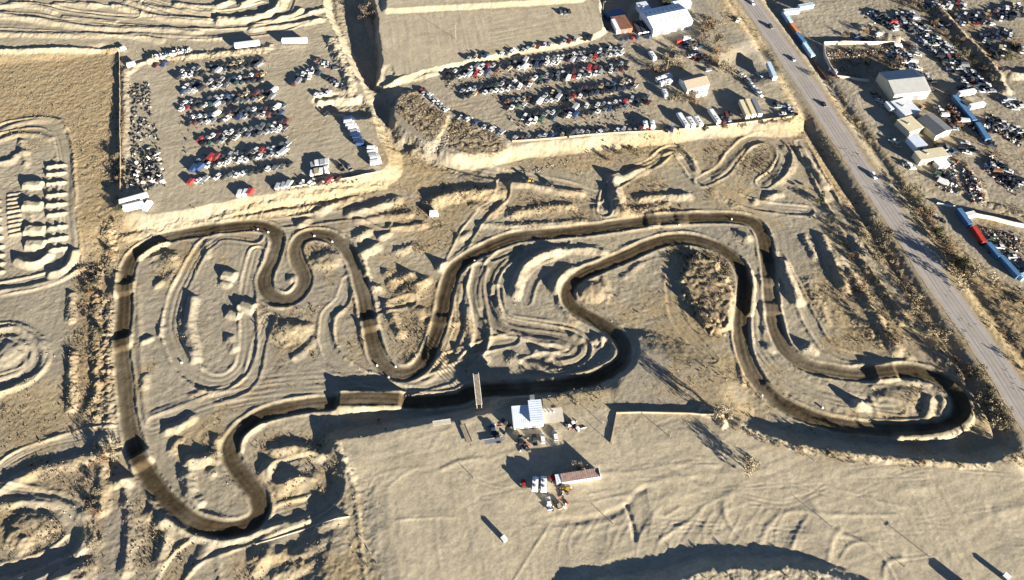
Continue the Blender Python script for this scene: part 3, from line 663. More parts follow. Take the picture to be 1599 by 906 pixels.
# ------------------------------------------------------------------ shared paints
M = dict(
    white=mat('white_paint', (.72, .72, .70), .45, var=.10, vscale=.5), white2=mat('chalky_white_sheet', (.66, .68, .70), .6, var=.12, vscale=.4),
    cream=mat('cream_paint', (.62, .54, .36), .6, var=.12, vscale=.5), blueroof=mat('pale_blue_sheet_metal', (.58, .64, .71), .4, var=.10, vscale=.3),
    blue=mat('blue_container_paint', (.075, .17, .30), .5, var=.18, vscale=.6), palblue=mat('pale_blue_container_paint', (.42, .56, .64), .5, var=.2, vscale=.6),
    red=mat('red_container_paint', (.42, .05, .035), .5, var=.2, vscale=.6), orange=mat('faded_orange_paint', (.50, .20, .10), .6, var=.2, vscale=.6),
    brown=mat('rusty_brown_sheet', (.22, .10, .06), .7, var=.3, vscale=.5), rust=mat('rust', (.17, .075, .04), .85, var=.4, vscale=1.2),
    darkroof=mat('dark_grey_roof', (.13, .135, .14), .7, var=.2, vscale=.6), greyroof=mat('grey_sheet_metal', (.34, .34, .33), .5, var=.12, vscale=.3),
    shingle=mat('tan_roof_shingle', (.28, .23, .17), .9, var=.25, vscale=2.0), redroof=mat('faded_red_roof', (.25, .17, .145), .8, var=.35, vscale=.8),
    glass=mat('dark_glass', (.02, .025, .03), .08, spec=.6), tyre=mat('tyre_rubber', (.02, .02, .02), .9), dark=mat('dark_steel', (.05, .05, .055), .6, var=.2, vscale=2),
    steel=mat('galvanised_steel', (.38, .39, .40), .4, metal=.6, var=.15, vscale=1), wood=mat('weathered_timber', (.30, .24, .165), .9, var=.35, vscale=1.5),
    conc=mat('pale_concrete', (.50, .45, .36), .9, var=.15, vscale=.6), seat=mat('black_vinyl', (.02, .02, .022), .7), lamp=mat('headlamp_lens', (.7, .7, .66), .15), yellow=mat('machine_yellow', (.50, .30, .04), .5, var=.2, vscale=1),
    black=mat('black_paint', (.022, .023, .026), .3, var=.1, vscale=1), navy=mat('navy_paint', (.03, .05, .12), .3), silver=mat('silver_paint', (.40, .41, .42), .3, metal=.4), crimson=mat('crimson_paint', (.36, .03, .025), .35, var=.15, vscale=1),
    green=mat('olive_paint', (.10, .13, .07), .6, var=.2, vscale=1), tan=mat('tan_paint', (.40, .32, .21), .5, var=.15, vscale=1), asphalt=mat('worn_asphalt', (.315, .285, .26), .9, var=.14, vscale=.25), line_w=mat('worn_white_line', (.42, .39, .35), .8, var=.3, vscale=.8), line_y=mat('worn_yellow_line', (.34, .27, .15), .8, var=.3, vscale=.8), verge=mat('gravel_shoulder', (.33, .27, .20), .95, var=.2, vscale=.8),
)
# ------------------------------------------------------------------ highway with markings
def ribbon(name, off, half, lift, m, dash=None, jag=0):
    v, f = [], []; p = _r; n = len(p); run = 0; prev = None
    for i in range(n):
        a, b = p[max(i-1, 0)], p[min(i+1, n-1)]; t = (b-a)/np.linalg.norm(b-a); nx, ny = -t[1], t[0]
        run += 0 if i == 0 else float(np.linalg.norm(p[i]-p[i-1]))
        if dash and (run % (dash[0]+dash[1])) > dash[0]: prev = None; continue
        k = len(v)
        for s in ((off+half+jag*(_noise(5, 9, p[i][0], p[i][1])), off-half+jag*(_noise(5, 19, p[i][0], p[i][1])))): v.append((p[i][0]+nx*s, p[i][1]+ny*s, 2.26+lift))
        if prev is not None: f.append((prev, prev+1, k+1, k))
        prev = k
    me = bpy.data.meshes.new(name); me.from_pydata(v, [], f); me.materials.append(m)
    o = bpy.data.objects.new(name, me); COL.objects.link(o); return struct(o)
ribbon('road_shoulder', 0, 6.7, 0.0, M['verge'], jag=.7); ribbon('road', 0, 5.5, .012, M['asphalt'], jag=.3)
ribbon('road_marking', .14, .06, .018, M['line_y']); ribbon('road_marking', -.14, .06, .018, M['line_y'])
ribbon('road_marking', 3.9, .07, .018, M['line_w']); ribbon('road_marking', -3.9, .07, .018, M['line_w'])
wear = mat('tyre_polished_asphalt', (.25, .225, .205), .75, var=.15, vscale=.15)
for off in (1.1, 2.9, -1.1, -2.9): ribbon('road_wheel_track', off, .42, .015, wear, jag=.12)

# ------------------------------------------------------------------ buildings
def stripes(x0, x1, n, y, z0, z1, mb, m, th=.03):
    """standing seams on a wall or roof"""
    for k in range(n):
        x = x0+(x1-x0)*(k+.5)/n; mb.box(x-.04, x+.04, y-th, y, z0, z1, m)

def gable_house(name, label, cat, p, q, depth, eave, rise, roof_m, wall_m, ridge_along=True, doors=1, wins=3, skylights=0, lean=None, group=None, roof2=None):
    """p, q: photo pixels of the foot of the front wall"""
    a, b = at(*p), at(*q); d = Vector((b.x-a.x, b.y-a.y)); L = d.length; ang = math.atan2(d.y, d.x)
    c = (a+b)/2; z = min(a.z, b.z)-.1
    t = thing(name, label, cat, (c.x, c.y, z), ang, group)
    mb = MB(); h = L/2
    if ridge_along:
        mb.prismx([(0, 0), (depth, 0), (depth, eave), (depth/2, eave+rise-.12), (0, eave)], -h, h)
    else:
        mb.prism([(-h, 0), (-h, eave), (0, eave+rise-.12), (h, eave), (h, 0)], 0, depth)
    n = max(3, int(L/1.2)); stripes(-h, h, n, -.002, .1, eave-.15, mb, 0); mb.build('wall', wall_m, t)
    for k, sgn in enumerate((-1, 1)):
        r = MB(); o = .35; th = .10
        if ridge_along:
            y0 = -o if sgn < 0 else depth+o; z0 = eave-rise*o/(depth/2)+.06
            r.prismx([(y0, z0), (depth/2, eave+rise+.06), (depth/2, eave+rise+.06+th), (y0, z0+th)], -h-o, h+o)
            for j in range(int(L/1.1)):
                x = -h+(j+.5)*1.1
                r.prismx([(y0, z0+th), (depth/2, eave+rise+.06+th), (depth/2, eave+rise+.11+th), (y0, z0+th+.05)], x-.04, x+.04)
            if skylights:
                for j in range(skylights):
                    x = -h+L*(j+.5)/skylights; f0, f1 = .35, .72
                    ya, yb = y0+(depth/2-y0)*f0, y0+(depth/2-y0)*f1; za, zb = z0+th+.08+(eave+rise-z0)*f0, z0+th+.08+(eave+rise-z0)*f1
                    r.prismx([(ya, za), (yb, zb), (yb, zb+.04), (ya, za+.04)], x-.45, x+.45, 1)
        else:
            x0 = (h+o)*sgn; z0 = eave-rise*o/h+.06
            r.prism([(x0, z0), (0, eave+rise+.06), (0, eave+rise+.06+th), (x0, z0+th)], -o, depth+o)
            for j in range(int(depth/1.1)):
                y = (j+.5)*1.1
                r.prism([(x0, z0+th), (0, eave+rise+.06+th), (0, eave+rise+.11+th), (x0, z0+th+.05)], y-.04, y+.04)
        ro = r.build('roof', [roof_m if k == 0 or roof2 is None else roof2, M['greyroof']], t)
    for k in range(doors):
        x = -h+L*(k+.5)/max(doors, 1)*(.9); w_ = min(1.8, L*.12); dh = min(eave*.75, 3.4)
        do = MB().box(x-w_, x+w_, -.09, -.035, .05, dh).build('door', M['darkroof'], t)
        MB().box(x+w_*.6, x+w_*.6+.12, -.16, -.09, 1.0, 1.25).build('handle', M['steel'], do)
    for k in range(wins):
        x = -h+L*(k+.78)/max(wins, 1)*.95
        if x > h-.7: x = h-.9
        f = MB().box(x-.6, x+.6, -.10, -.035, eave*.45, eave*.45+1.1).build('window', M['white'], t)
        MB().box(x-.5, x+.5, -.125, -.101, eave*.45+.1, eave*.45+1.0).build('pane', M['glass'], f)
    return t

def flat_block(name, label, cat, p, q, depth, h, roof_m, wall_m, group=None, doors=1, units=1):
    a, b = at(*p), at(*q); d = Vector((b.x-a.x, b.y-a.y)); L = d.length; ang = math.atan2(d.y, d.x); c = (a+b)/2
    t = thing(name, label, cat, (c.x, c.y, min(a.z, b.z)-.1), ang, group); x = L/2
    w_ = MB().box(-x, x, 0, depth, 0, h-.1); stripes(-x, x, max(3, int(L/1.2)), -.002, .1, h-.3, w_, 0); w_.build('wall', wall_m, t)
    r = MB().box(-x-.2, x+.2, -.2, depth+.2, h-.09, h+.08)
    for j in range(int(L/1.5)): r.box(-x+j*1.5+.7, -x+j*1.5+.78, -.18, depth+.18, h+.08, h+.13)
    ro = r.build('roof', roof_m, t)
    for k in range(units): MB().box(-x*.4+k*3, -x*.4+k*3+1.2, depth*.5, depth*.5+1.1, h+.14, h+.95, tx=.06, ty=.06).build('roof_unit', M['steel'], ro)
    for k in range(doors):
        xx = -x+L*(k+.6)/(doors+.2); do = MB().box(xx-1.1, xx+1.1, -.08, -.035, .05, min(2.6, h*.8)).build('door', M['darkroof'], t)
        MB().box(xx+.7, xx+.82, -.14, -.081, 1.0, 1.2).build('handle', M['steel'], do)
    return t

gable_house('metal_warehouse', 'large white metal warehouse with pale blue skylit roof at the top of the middle scrapyard', 'warehouse', (1019, 57), (1079, 44), 21, 5.5, 2.3, M['white2'], M['white'], doors=2, wins=3, skylights=9, roof2=M['blueroof'])
flat_block('lean_to_annex', 'low pale blue annex joined to the back of the skylit warehouse', 'annex', (1003, 29), (1018, 26), 12, 4.2, M['blueroof'], M['white2'])
gable_house('metal_shed', 'pale metal shed behind the skylit warehouse beside the dark green tree', 'shed', (1050, 18), (1078, 12), 8, 3.6, 1, M['white2'], M['blueroof'], wins=1)
flat_block('storage_shed', 'rusty brown flat roofed shed between white trailer and dark flatbeds near the warehouse', 'shed', (965, 54), (987, 50), 15, 3.4, M['brown'], M['brown'], units=0)
gable_house('farmhouse', 'tan shingled house with white walls amid trees in the middle scrapyard', 'house', (1072, 147), (1106, 139), 11, 3.6, 2.2, M['shingle'], M['white'], doors=1, wins=3)
flat_block('house_extension', 'small white flat roofed extension in front of the tan shingled house', 'extension', (1086, 153), (1103, 149), 5, 2.8, M['white'], M['white'], units=0)
gable_house('metal_workshop', 'big grey gable roofed workshop with cream walls across the highway', 'workshop', (1391, 160), (1446, 154), 21, 6, 2.2, M['greyroof'], M['cream'], doors=2, wins=3, roof2=mat('darker_blue_grey_roof', (.27, .30, .33), .5, var=.15, vscale=.3))  # far roof slope gets a darker, bluer grey than the near one
flat_block('office_building', 'white flat roofed office directly in front of the grey workshop', 'office', (1409, 188), (1433, 181), 13, 4, M['white2'], M['white'])
flat_block('cream_shed', 'square cream roofed shed below the white flat office', 'shed', (1416, 214), (1438, 207), 11, 4, M['cream'], M['cream'])
flat_block('garage', 'small pale blue roofed garage between the cream shed and the long cream store', 'garage', (1428, 238), (1444, 234), 9, 3.6, M['blueroof'], M['white2'], units=0)
gable_house('storage_barn', 'dark roofed barn with pale end wall right of the cream shed', 'barn', (1457, 220), (1481, 211), 15, 4.4, 1.4, M['darkroof'], M['cream'], ridge_along=False, doors=1, wins=1)
flat_block('store_building', 'long cream store at the lower end of the workshop row', 'store', (1433, 259), (1476, 252), 7, 4.5, M['cream'], M['cream'], doors=3)
flat_block('loading_shed', 'small white shed beside the long cream store', 'shed', (1464, 266), (1480, 262), 5, 2.8, M['white'], M['white2'], units=0)

# pit building
def pit_building():
    a, b = at(803, 671), at(848, 667); d = Vector((b.x-a.x, b.y-a.y)); L = d.length; ang = math.atan2(d.y, d.x); c = (a+b)/2
    t = thing('pit_building', 'pale blue roofed race pit building beside the dark track and parked cars', 'pit building', (c.x, c.y, PLAIN), ang)
    x = L/2
    MB().box(-x, x, 0, 8.6, -.3, 3.2).build('wall', M['white'], t)
    r = MB().prismx([(-.5, 3.21), (9.1, 3.9), (9.1, 4.0), (-.5, 3.33)], -x-.4, .8)
    for j in range(8): r.prismx([(-.5, 3.33), (9.1, 4.0), (9.1, 4.06), (-.5, 3.39)], -x+j*.85, -x+j*.85+.07)
    r.build('roof', M['blueroof'], t)
    up = MB().box(.9, x, .8, 10.0, 3.21, 5.0).build('upper_wall', M['white2'], t)
    r = MB().prism([(.7, 5.0), (x+.2, 5.01), (x+.2, 5.12), (.7, 5.12)], .5, 10.6)
    for j in range(9): r.box(.7, x+.2, 1+j*1.05, 1.07+j*1.05, 5.12, 5.18)
    r.build('roof', M['blueroof'], t)
    f = MB().box(1.4, x-.5, .72, .79, 3.7, 4.7).build('window', M['white'], up); MB().box(1.5, x-.6, .68, .715, 3.8, 4.6).build('pane', M['glass'], f)
    for k in range(3):
        xx = -x+1.6+k*3.4; do = MB().box(xx-1, xx+1, -.08, -.01, .05, 2.5).build('door', M['darkroof'], t); MB().box(xx+.6, xx+.7, -.14, -.081, 1, 1.2).build('handle', M['steel'], do)
    MB().box(1.6, 3.8, 10.7, 13.0, 2.2, 5.4, tx=.1, ty=.1).build('rooftop_cooler', M['steel'], t)
    s = MB().box(x+.05, x+9.0, .6, 7.2, 2.5, 2.62); s.prismx([(.55, 2.62), (7.2, 2.62), (7.2, 2.72), (.55, 2.66)], x+.1, x+8.95); ca = s.build('awning', M['conc'], t)
    for px_ in (x+.5, x+8.5):
        for py_ in (.9, 6.9): MB().cyl((px_, py_, -.3), (px_, py_, 2.5), .09).build('post', M['steel'], t)
    for k in range(3): MB().cyl((x+2+k*1.6, 5.2, 2.7), (x+2+k*1.6, 5.2, 3.4), .22).build('roof_vent', M['white'], ca)
pit_building()

# ------------------------------------------------------------------ trailers, containers, vans
def wheel_mesh(r=.5, w_=.3):
    k = ('wheel', r, w_)
    if k not in _mc:
        _mc[k] = MB().cyl((0, -w_/2, 0), (0, w_/2, 0), r, n=12).mesh('wheel', M['tyre'])
        _mc[k, 1] = MB().cyl((0, -w_/2-.02, 0), (0, w_/2+.02, 0), r*.55, n=8).mesh('rim', M['steel'])
    return _mc[k], _mc[k, 1]
_mc = {}
def wheels(t, xs, y, r=.5, w_=.3):
    a, b = wheel_mesh(r, w_)
    for x in xs:
        for s in (-1, 1):
            o = part('wheel', a, t, (x, s*y, r)); part('rim', b, o)

def box_trailer(label, p, q, m='white', name='box_trailer', cat='trailer', h=2.75, clear=1.15, width=2.55, length=None, group=None, ribs=True):
    c, a, L = seg(p, q); L = length or L
    t = thing(name, label, cat, c, a, group); x = L/2; y = width/2
    b = MB().box(-x, x, -y, y, clear, clear+h)
    if ribs:
        for k in range(int(L/1.2)):
            xx = -x+.6+k*1.2
            b.box(xx-.03, xx+.03, -y-.025, -y, clear+.1, clear+h-.1); b.box(xx-.03, xx+.03, y, y+.025, clear+.1, clear+h-.1)
    b.build('body', M[m] if isinstance(m, str) else m, t)
    MB().box(-x-.04, -x-.005, -y+.08, -.02, clear+.1, clear+h-.1).build('door', M['white2'], t); MB().box(-x-.04, -x-.005, .02, y-.08, clear+.1, clear+h-.1).build('door', M['white2'], t)
    MB().box(-x, x, -.5, .5, clear-.25, clear-.01).build('chassis', M['dark'], t)
    wheels(t, (-x+1.3, -x+2.6), y-.2)
    for s in (-1, 1): MB().box(x*.55-.08, x*.55+.08, s*.8-.08, s*.8+.08, 0, clear-.25).build('landing_leg', M['steel'], t)
    return t

def container(label, p, q, m, name='shipping_container', cat='container', h=2.7, width=2.5, group=None, base=None):
    c, a, L = seg(p, q); t = thing(name, label, cat, c if base is None else (c.x, c.y, c.z+base), a, group); x, y = L/2, width/2
    b = MB().box(-x, x, -y+.04, y-.04, .05, h-.04); n = int(L/.55)
    for k in range(n):
        xx = -x+.3+k*(L-.6)/max(n-1, 1)
        for s in (-1, 1): b.box(xx-.12, xx+.12, s*(y-.02)-.02, s*(y-.02)+.02, .2, h-.15)
        b.box(xx-.12, xx+.12, -y+.15, y-.15, h-.04, h-.01)
    b.build('body', M[m], t)
    f = MB()
    for s in (-1, 1):
        f.box(-x-.02, x+.02, s*y-.06, s*y+.06, 0, .16); f.box(-x-.02, x+.02, s*y-.06, s*y+.06, h-.12, h)
        for e in (-1, 1): f.box(e*x-.07, e*x+.07, s*y-.075, s*y+.075, .16, h-.12)
    f.build('frame', M[m], t)
    for s in (-1, 1):
        d = MB().box(x+.03, x+.07, min(s*.03, s*(y-.1)), max(s*.03, s*(y-.1)), .18, h-.16).build('door', M[m], t); MB().cyl((x+.11, s*.35, .2), (x+.11, s*.35, h-.2), .035, n=6).build('locking_bar', M['steel'], d)
    return t

# north trailers
box_trailer('white semi trailer with a long dark shadow at the top of the left scrapyard', (371, 77), (405, 73), length=15.5)
box_trailer('white semi trailer with dark gear beneath, beside the ditch bank', (441, 69), (482, 68), length=16)
# north-west corner of the left yard
box_trailer('long white box trailer at the lower left corner of the left scrapyard', (193, 319), (230, 311), length=14.2)
box_trailer('shorter white box trailer parked just below the long one in the corner', (199, 331), (225, 324), length=10)
box_trailer('small white trailer standing aslant at the right end of the corner trailers', (228, 330), (236, 319), length=6, h=2.2, clear=.6)
box_trailer('little white trailer by the fence at the upper left of the left scrapyard', (200, 105), (212, 101), length=5, h=1.9, clear=.5)
box_trailer('tiny white trailer alone below the field corner fence', (190, 79), (196, 77), length=3.2, h=1.8, clear=.4, width=1.9)
# north warehouse side
box_trailer('white trailer standing aslant beside the rusty brown shed', (967, 60), (953, 42), length=13)
container('blue roofed container at the back of the rusty brown shed', (946, 30), (972, 24), 'blue', h=3.6, width=6)
for k, lab in enumerate(('first dark flatbed trailer right of the rusty brown shed', 'second dark flatbed trailer right of the rusty brown shed', 'third dark flatbed trailer, closest to the skylit warehouse wall')):
    box_trailer(lab, (1002+k*7, 60-k), (987+k*7, 33-k), 'dark', name='flatbed_trailer', h=1.1, clear=1.0, length=13, ribs=False)
box_trailer('blue and white semi trailer parked by the highway above the cream trailers', (1210, 130), (1195, 104), 'palblue', length=15)
for k, (m, lab) in enumerate((('cream', 'leftmost of three parallel box trailers, cream sided, by the yard bank'), ('cream', 'middle of three parallel box trailers, cream sided, by the yard bank'), ('steel', 'grey box trailer right of the two cream ones by the yard bank'))):
    box_trailer(lab, (1167+k*9.5, 190-k*1.5), (1154+k*9.5, 162-k*1.5), m, length=14)
# right side of the highway
container('white container at the top left of the fence of containers by the highway', (1222, 24), (1246, 20), 'white2', width=3)
container('pale container behind the top of the container fence by the highway', (1246, 15), (1268, 11), 'palblue', width=3)
container('pale blue container running down from the white one at the highway', (1222, 22), (1234, 40), 'palblue')
container('faded orange container in the fence of containers along the highway', (1232, 38), (1245, 55), 'orange')
container('dark blue container just below the orange one along the highway', (1243, 56), (1255, 71), 'blue')
container('pale blue container at the lower end of the fence by the highway', (1254, 72), (1268, 92), 'palblue')
box_trailer('white box van body standing right of the blue container pair', (1491, 153), (1521, 147), length=11)
box_trailer('white box trailer beside the middle of the blue container strip', (1508, 173), (1535, 167), length=10)
container('long blue container in the yard right of the dark roofed barn', (1487, 154), (1519, 193), 'blue', width=3)
container('blue container at the lower end of the blue strip by the rusty beams', (1523, 196), (1540, 222), 'blue', width=3)
container('upper blue container of the row beside the frontage road', (1494, 330), (1512, 355), 'blue')
container('red container between blue ones beside the frontage road', (1517, 358), (1534, 383), 'red')
container('blue container just below the red one beside the frontage road', (1539, 383), (1558, 405), 'blue')
container('last blue container of the frontage road row, corner to the pale one', (1561, 405), (1588, 435), 'blue')
container('pale blue container turning the corner at the end of the frontage row', (1590, 436), (1622, 422), 'palblue')
container('white container just inside the pale wall beside the upper blue one', (1505, 340), (1519, 337), 'white2')

# ------------------------------------------------------------------ walls and fences
def wall_run(name, label, cat, s, h, th, m, z=0, posts=0, group=None, post_m=None):
    p = [at(*map(float, w_.split(','))) for w_ in s.split()]
    t = thing(name, label, cat, p[0], 0, group); o = p[0]
    b = MB(); pm = []
    for a, c in zip(p[:-1], p[1:]):
        d = (c-a); L = math.hypot(d.x, d.y); n = max(1, int(L/2.5)); nx, ny = -d.y/L*th/2, d.x/L*th/2
        for k in range(n):
            u, v = a+d*(k/n), a+d*((k+1)/n); zu, zv = hz(u.x, u.y), hz(v.x, v.y); hh = h*(1+.03*random.uniform(-1, 1))
            V = [(u.x-nx, u.y-ny, zu-.4), (v.x-nx, v.y-ny, zv-.4), (v.x+nx, v.y+ny, zv-.4), (u.x+nx, u.y+ny, zu-.4), (u.x-nx, u.y-ny, zu+hh), (v.x-nx, v.y-ny, zv+hh), (v.x+nx, v.y+ny, zv+hh), (u.x+nx, u.y+ny, zu+hh)]
            b.add([(x-o.x, y-o.y, z_-o.z) for x, y, z_ in V], [(3, 2, 1, 0), (4, 5, 6, 7), (0, 1, 5, 4), (1, 2, 6, 5), (2, 3, 7, 6), (3, 0, 4, 7)])
            if posts and k % posts == 0: pm.append((u.x-o.x, u.y-o.y, zu-o.z, hh))
    b.build('panel', m, t)
    for x, y, z_, hh in pm[:99]:
        MB().cyl((x, y, z_-.4), (x, y, z_+hh+.25), .11, n=6).build('post', post_m or M['wood'], t)
    return t
wall_run('retaining_wall', 'low timber plank wall with posts behind the start straight on the sandy plain', 'wall', '962,646 1000,645 1040,646 1080,647 1116,649', 1.35, .3, M['wood'], posts=2)
wall_run('plank_fence', 'short timber fence running down from the start wall beside the pit yard', 'fence', '962,647 958,668 953,692', .7, .2, M['wood'], posts=2)
wall_run('block_wall', 'pale straight wall across the top of the walled lot over the highway', 'wall', '1285,70 1320,69 1360,70 1395,69', 2.4, .4, M['conc'])
wall_run('curved_wall', 'pale curved wall on the highway side of the walled lot', 'wall', '1285,71 1287,90 1296,108 1304,120', 2.6, .4, M['conc'])
wall_run('low_wall', 'low pale wall leading from the curved wall to the grey workshop', 'wall', '1305,121 1330,124 1356,128', 1.6, .4, M['conc'])
wall_run('boundary_wall', 'long pale wall right of the upper blue container to the photo edge', 'wall', '1520,338 1550,344 1580,352 1620,360', 2.6, .4, M['conc'])
wall_run('yard_fence', 'dark board fence along the lower edge of the middle scrapyard', 'fence', '800,222 860,218 920,212 980,208 1040,206', 1.3, .12, M['wood'], posts=2)
wall_run('yard_fence', 'dark board fence along the lower right edge below the cream trailers', 'fence', '1060,204 1110,200 1160,194 1236,184', 1.5, .12, M['wood'], posts=2)
wall_run('board_fence', 'weathered board fence between golden field and left scrapyard', 'fence', '187,84 188,130 188,190 189,250 189,300', 1.2, .1, M['wood'], posts=3)
wall_run('board_fence', 'broken board fence along the lower right edge of the left scrapyard', 'fence', '455,294 500,286 550,279 590,270', 1.3, .12, M['wood'], posts=2)
wall_run('pipe_rail', 'pale ground rail beside the dry track loop left of the sandy plain', 'rail', '400,850 440,838 490,822 546,807', .35, .3, M['conc'])
wall_run('edge_rail', 'pale rail on the left rim of the sandy plain near the bottom', 'rail', '560,836 570,848 579,864', .4, .25, M['conc'])
wall_run('yard_gate', 'white metal gate across the drive beside the workshop row', 'gate', '1462,319 1476,322 1490,324', 1.4, .1, M['white2'], posts=2, post_m=M['steel'])
wall_run('container_fence', 'brown fence below the container row along the highway', 'fence', '1268,92 1276,108 1290,126', 1.6, .15, M['brown'], posts=2)

# ------------------------------------------------------------------ poles and small structures
def pole(label, px, py, h, name='utility_pole', cat='pole', cross=False, group=None, r=.14, lamp=False):
    c = at(px, py); t = thing(name, label, cat, c, math.radians(35), group)
    MB().cyl((0, 0, -.5), (0, 0, h), r, r*.75, n=8).build('shaft', M['wood'], t)
    if cross: MB().box(-1.1, 1.1, -.07, .07, h-.7, h-.5).build('crossarm', M['wood'], t)
    if lamp:
        MB().box(-.1, 1.2, -.06, .06, h-.15, h).build('lamp_arm', M['steel'], t); MB().box(.9, 1.5, -.16, .16, h-.22, h-.16).build('lamp_head', M['white'], t)
    return t
pole('tall pole casting a shadow across the sand below the thin gully', 1299, 823, 3.6)
pole('short pole in the sand left of the parked motorhomes', 740, 747, 2.0, name='marker_post', cat='post')
pole('slim pole near the bushy gully bend on the sandy plain', 958, 819, 2.4, name='marker_post', cat='post')
pole('tall pole with long shadow on the lower right of the sandy plain', 1452, 870, 4.2, cross=True)
pole('slim post beside the dark edged slope below the big loop', 1362, 714, 1.6, name='marker_post', cat='post')
pole('pole with thin long shadow under the weedy bank edge', 1272, 720, 3.4)
pole('pole beside the plank fence near the pit yard', 956, 694, 3.2)
pole('pole in the sand below the timber start wall', 1046, 682, 4.2)
pole('pole by the pit yard north of the plank fence', 941, 662, 3.2)
pole('light pole in the upper middle sand lot', 712, 61, 10, r=.13)
pole('lamp pole in the sand lot beside the blue roofed container', 941, 20, 8, lamp=True)
pole('lamp pole inside the walled lot near the grey workshop', 1406, 112, 7, lamp=True)
pole('short post at the lower rim of the sandy plain above the corner booths', 1412, 885, 1.6, name='marker_post', cat='post')
pole('utility pole among trees left of the house', 1041, 110, 8, cross=True)
pole('utility pole at the highway side below the weedy ridges', 1596, 690, 8, cross=True)

def booth(label, px, py, w_=1.5, h=2.6, name='portable_toilet', cat='toilet'):
    c = at(px, py); t = thing(name, label, cat, c, math.radians(38))
    MB().box(-w_/2, w_/2, -w_/2, w_/2, 0, h-.25, tx=.03, ty=.03).build('cabin', M['darkroof'], t)
    r = MB().prism([(-w_/2-.05, h-.24), (0, h+.02), (w_/2+.05, h-.24)], -w_/2-.05, w_/2+.05).build('roof', M['white'], t)
    d = MB().box(-w_/2+.15, w_/2-.15, -w_/2-.05, -w_/2-.02, .1, h-.5).build('door', M['greyroof'], t); MB().box(.35, .42, -w_/2-.1, -w_/2-.05, 1, 1.15).build('handle', M['steel'], d)
    return t
booth('lone dark booth with white roof and long shadow on the sandy plain', 787, 843, 1.9, 2.5)
booth('dark booth with a broad shadow near the lower right corner', 1568, 902, 2.2, 2.3)
booth('dark booth just past the lower edge casting a wide shadow on the sand', 1512, 922, 4.0, 2.8, name='storage_box', cat='box')
booth('white topped booth on the bank right of the pit building awning', 902, 672, 1.4, 2.3)

def scaffold():
    c, a, L = seg((749, 641), (744, 597)); t = thing('timber_ramp', 'raised timber ramp with white rails at the left of the pit building', 'ramp', (c.x, c.y, PLAIN+.6), a)
    x = L/2
    d = MB()
    for k in range(int(L/.45)): d.box(-x+k*.45, -x+k*.45+.4, -1.2, 1.2, 2.6, 2.7)
    d.build('deck', M['wood'], t)
    for s in (-1, 1):
        r = MB().cyl((-x, s*1.2, 3.7), (x, s*1.2, 3.7), .1, n=6)
        for k in range(6): r.cyl((-x+k*L/5, s*1.2, 2.6), (-x+k*L/5, s*1.2, 3.7), .07, n=6)
        r.build('handrail', M['white'], t)
        for e in (-1, -.33, .33, 1): MB().box(e*x*.95-.12, e*x*.95+.12, s*1.0-.12, s*1.0+.12, -5, 2.59).build('leg', M['wood'], t)
    MB().box(-.1, .1, -1.15, 1.15, 2.3, 2.58).build('beam', M['wood'], t)
scaffold()
# ------------------------------------------------------------------ vehicles with parts
def body_mb(kind):
    b, g = MB(), MB()
    if kind == 'sedan':
        prof = [(-2.25, .35), (-2.25, .82), (-1.55, .92), (-.75, .95), (1.0, .95), (1.15, .88), (2.2, .72), (2.28, .5), (2.2, .3)]; gl = [(-1.6, .93), (-.95, 1.40), (.25, 1.42), (1.05, .94)]; w_, H = .88, 1.42
    elif kind == 'hatch':
        prof = [(-2.0, .35), (-2.08, .85), (-1.9, 1.0), (.9, 1.0), (1.0, .92), (1.95, .76), (2.02, .5), (1.95, .3)]; gl = [(-1.95, 1.0), (-1.55, 1.52), (.15, 1.54), (.95, .99)]; w_, H = .87, 1.54
    elif kind == 'suv':
        prof = [(-2.35, .45), (-2.38, 1.05), (1.0, 1.08), (1.15, 1.02), (2.2, .92), (2.3, .6), (2.2, .4)]; gl = [(-2.3, 1.06), (-2.1, 1.74), (.2, 1.76), (1.05, 1.06)]; w_, H = .95, 1.76
    elif kind == 'pickup':
        prof = [(-2.75, .5), (-2.75, 1.06), (-2.62, 1.06), (-2.6, .66), (-.62, .66), (-.6, 1.06), (1.1, 1.1), (1.25, 1.04), (2.55, .98), (2.65, .62), (2.55, .42)]; gl = [(-.62, 1.07), (-.5, 1.74), (.45, 1.76), (1.15, 1.08)]; w_, H = .97, 1.76
    elif kind == 'van':
        prof = [(-2.6, .4), (-2.65, 2.0), (-2.55, 2.1), (1.25, 2.1), (1.6, 1.95), (1.75, 1.2), (2.5, 1.0), (2.62, .6), (2.5, .4)]; gl = [(1.28, 1.25), (1.22, 1.96), (1.62, 1.92), (1.82, 1.2)]; w_, H = .98, 2.1
    b.prism(prof, -w_, w_, 0)
    # glasshouse, narrower at the roof
    n = len(gl); v = []
    for x, z in gl: v.append((x, -w_*(.96 if z < 1.2 else .80), z))
    for x, z in gl: v.append((x, w_*(.96 if z < 1.2 else .80), z))
    if kind == 'van': v = [(x, (-1 if k < n else 1)*w_*.985, z) for k, (x, y, z) in enumerate(v)]
    g.add(v, [tuple(range(n)), tuple(range(2*n-1, n-1, -1))]+[(i, n+i, n+(i+1) % n, (i+1) % n) for i in range(n)], 1)
    r = MB()
    if kind != 'van':
        (xa, za), (xb, zb) = gl[1], gl[2]; y = w_*.79
        r.box(xa-.02, xb+.02, -y, y, max(za, zb)-.02, max(za, zb)+.035, 0)
    return b, g, r, w_, gl
AX = dict(sedan=(-1.4, 1.4, .33), hatch=(-1.28, 1.3, .33), suv=(-1.4, 1.42, .38), pickup=(-1.75, 1.65, .40), van=(-1.65, 1.75, .36))

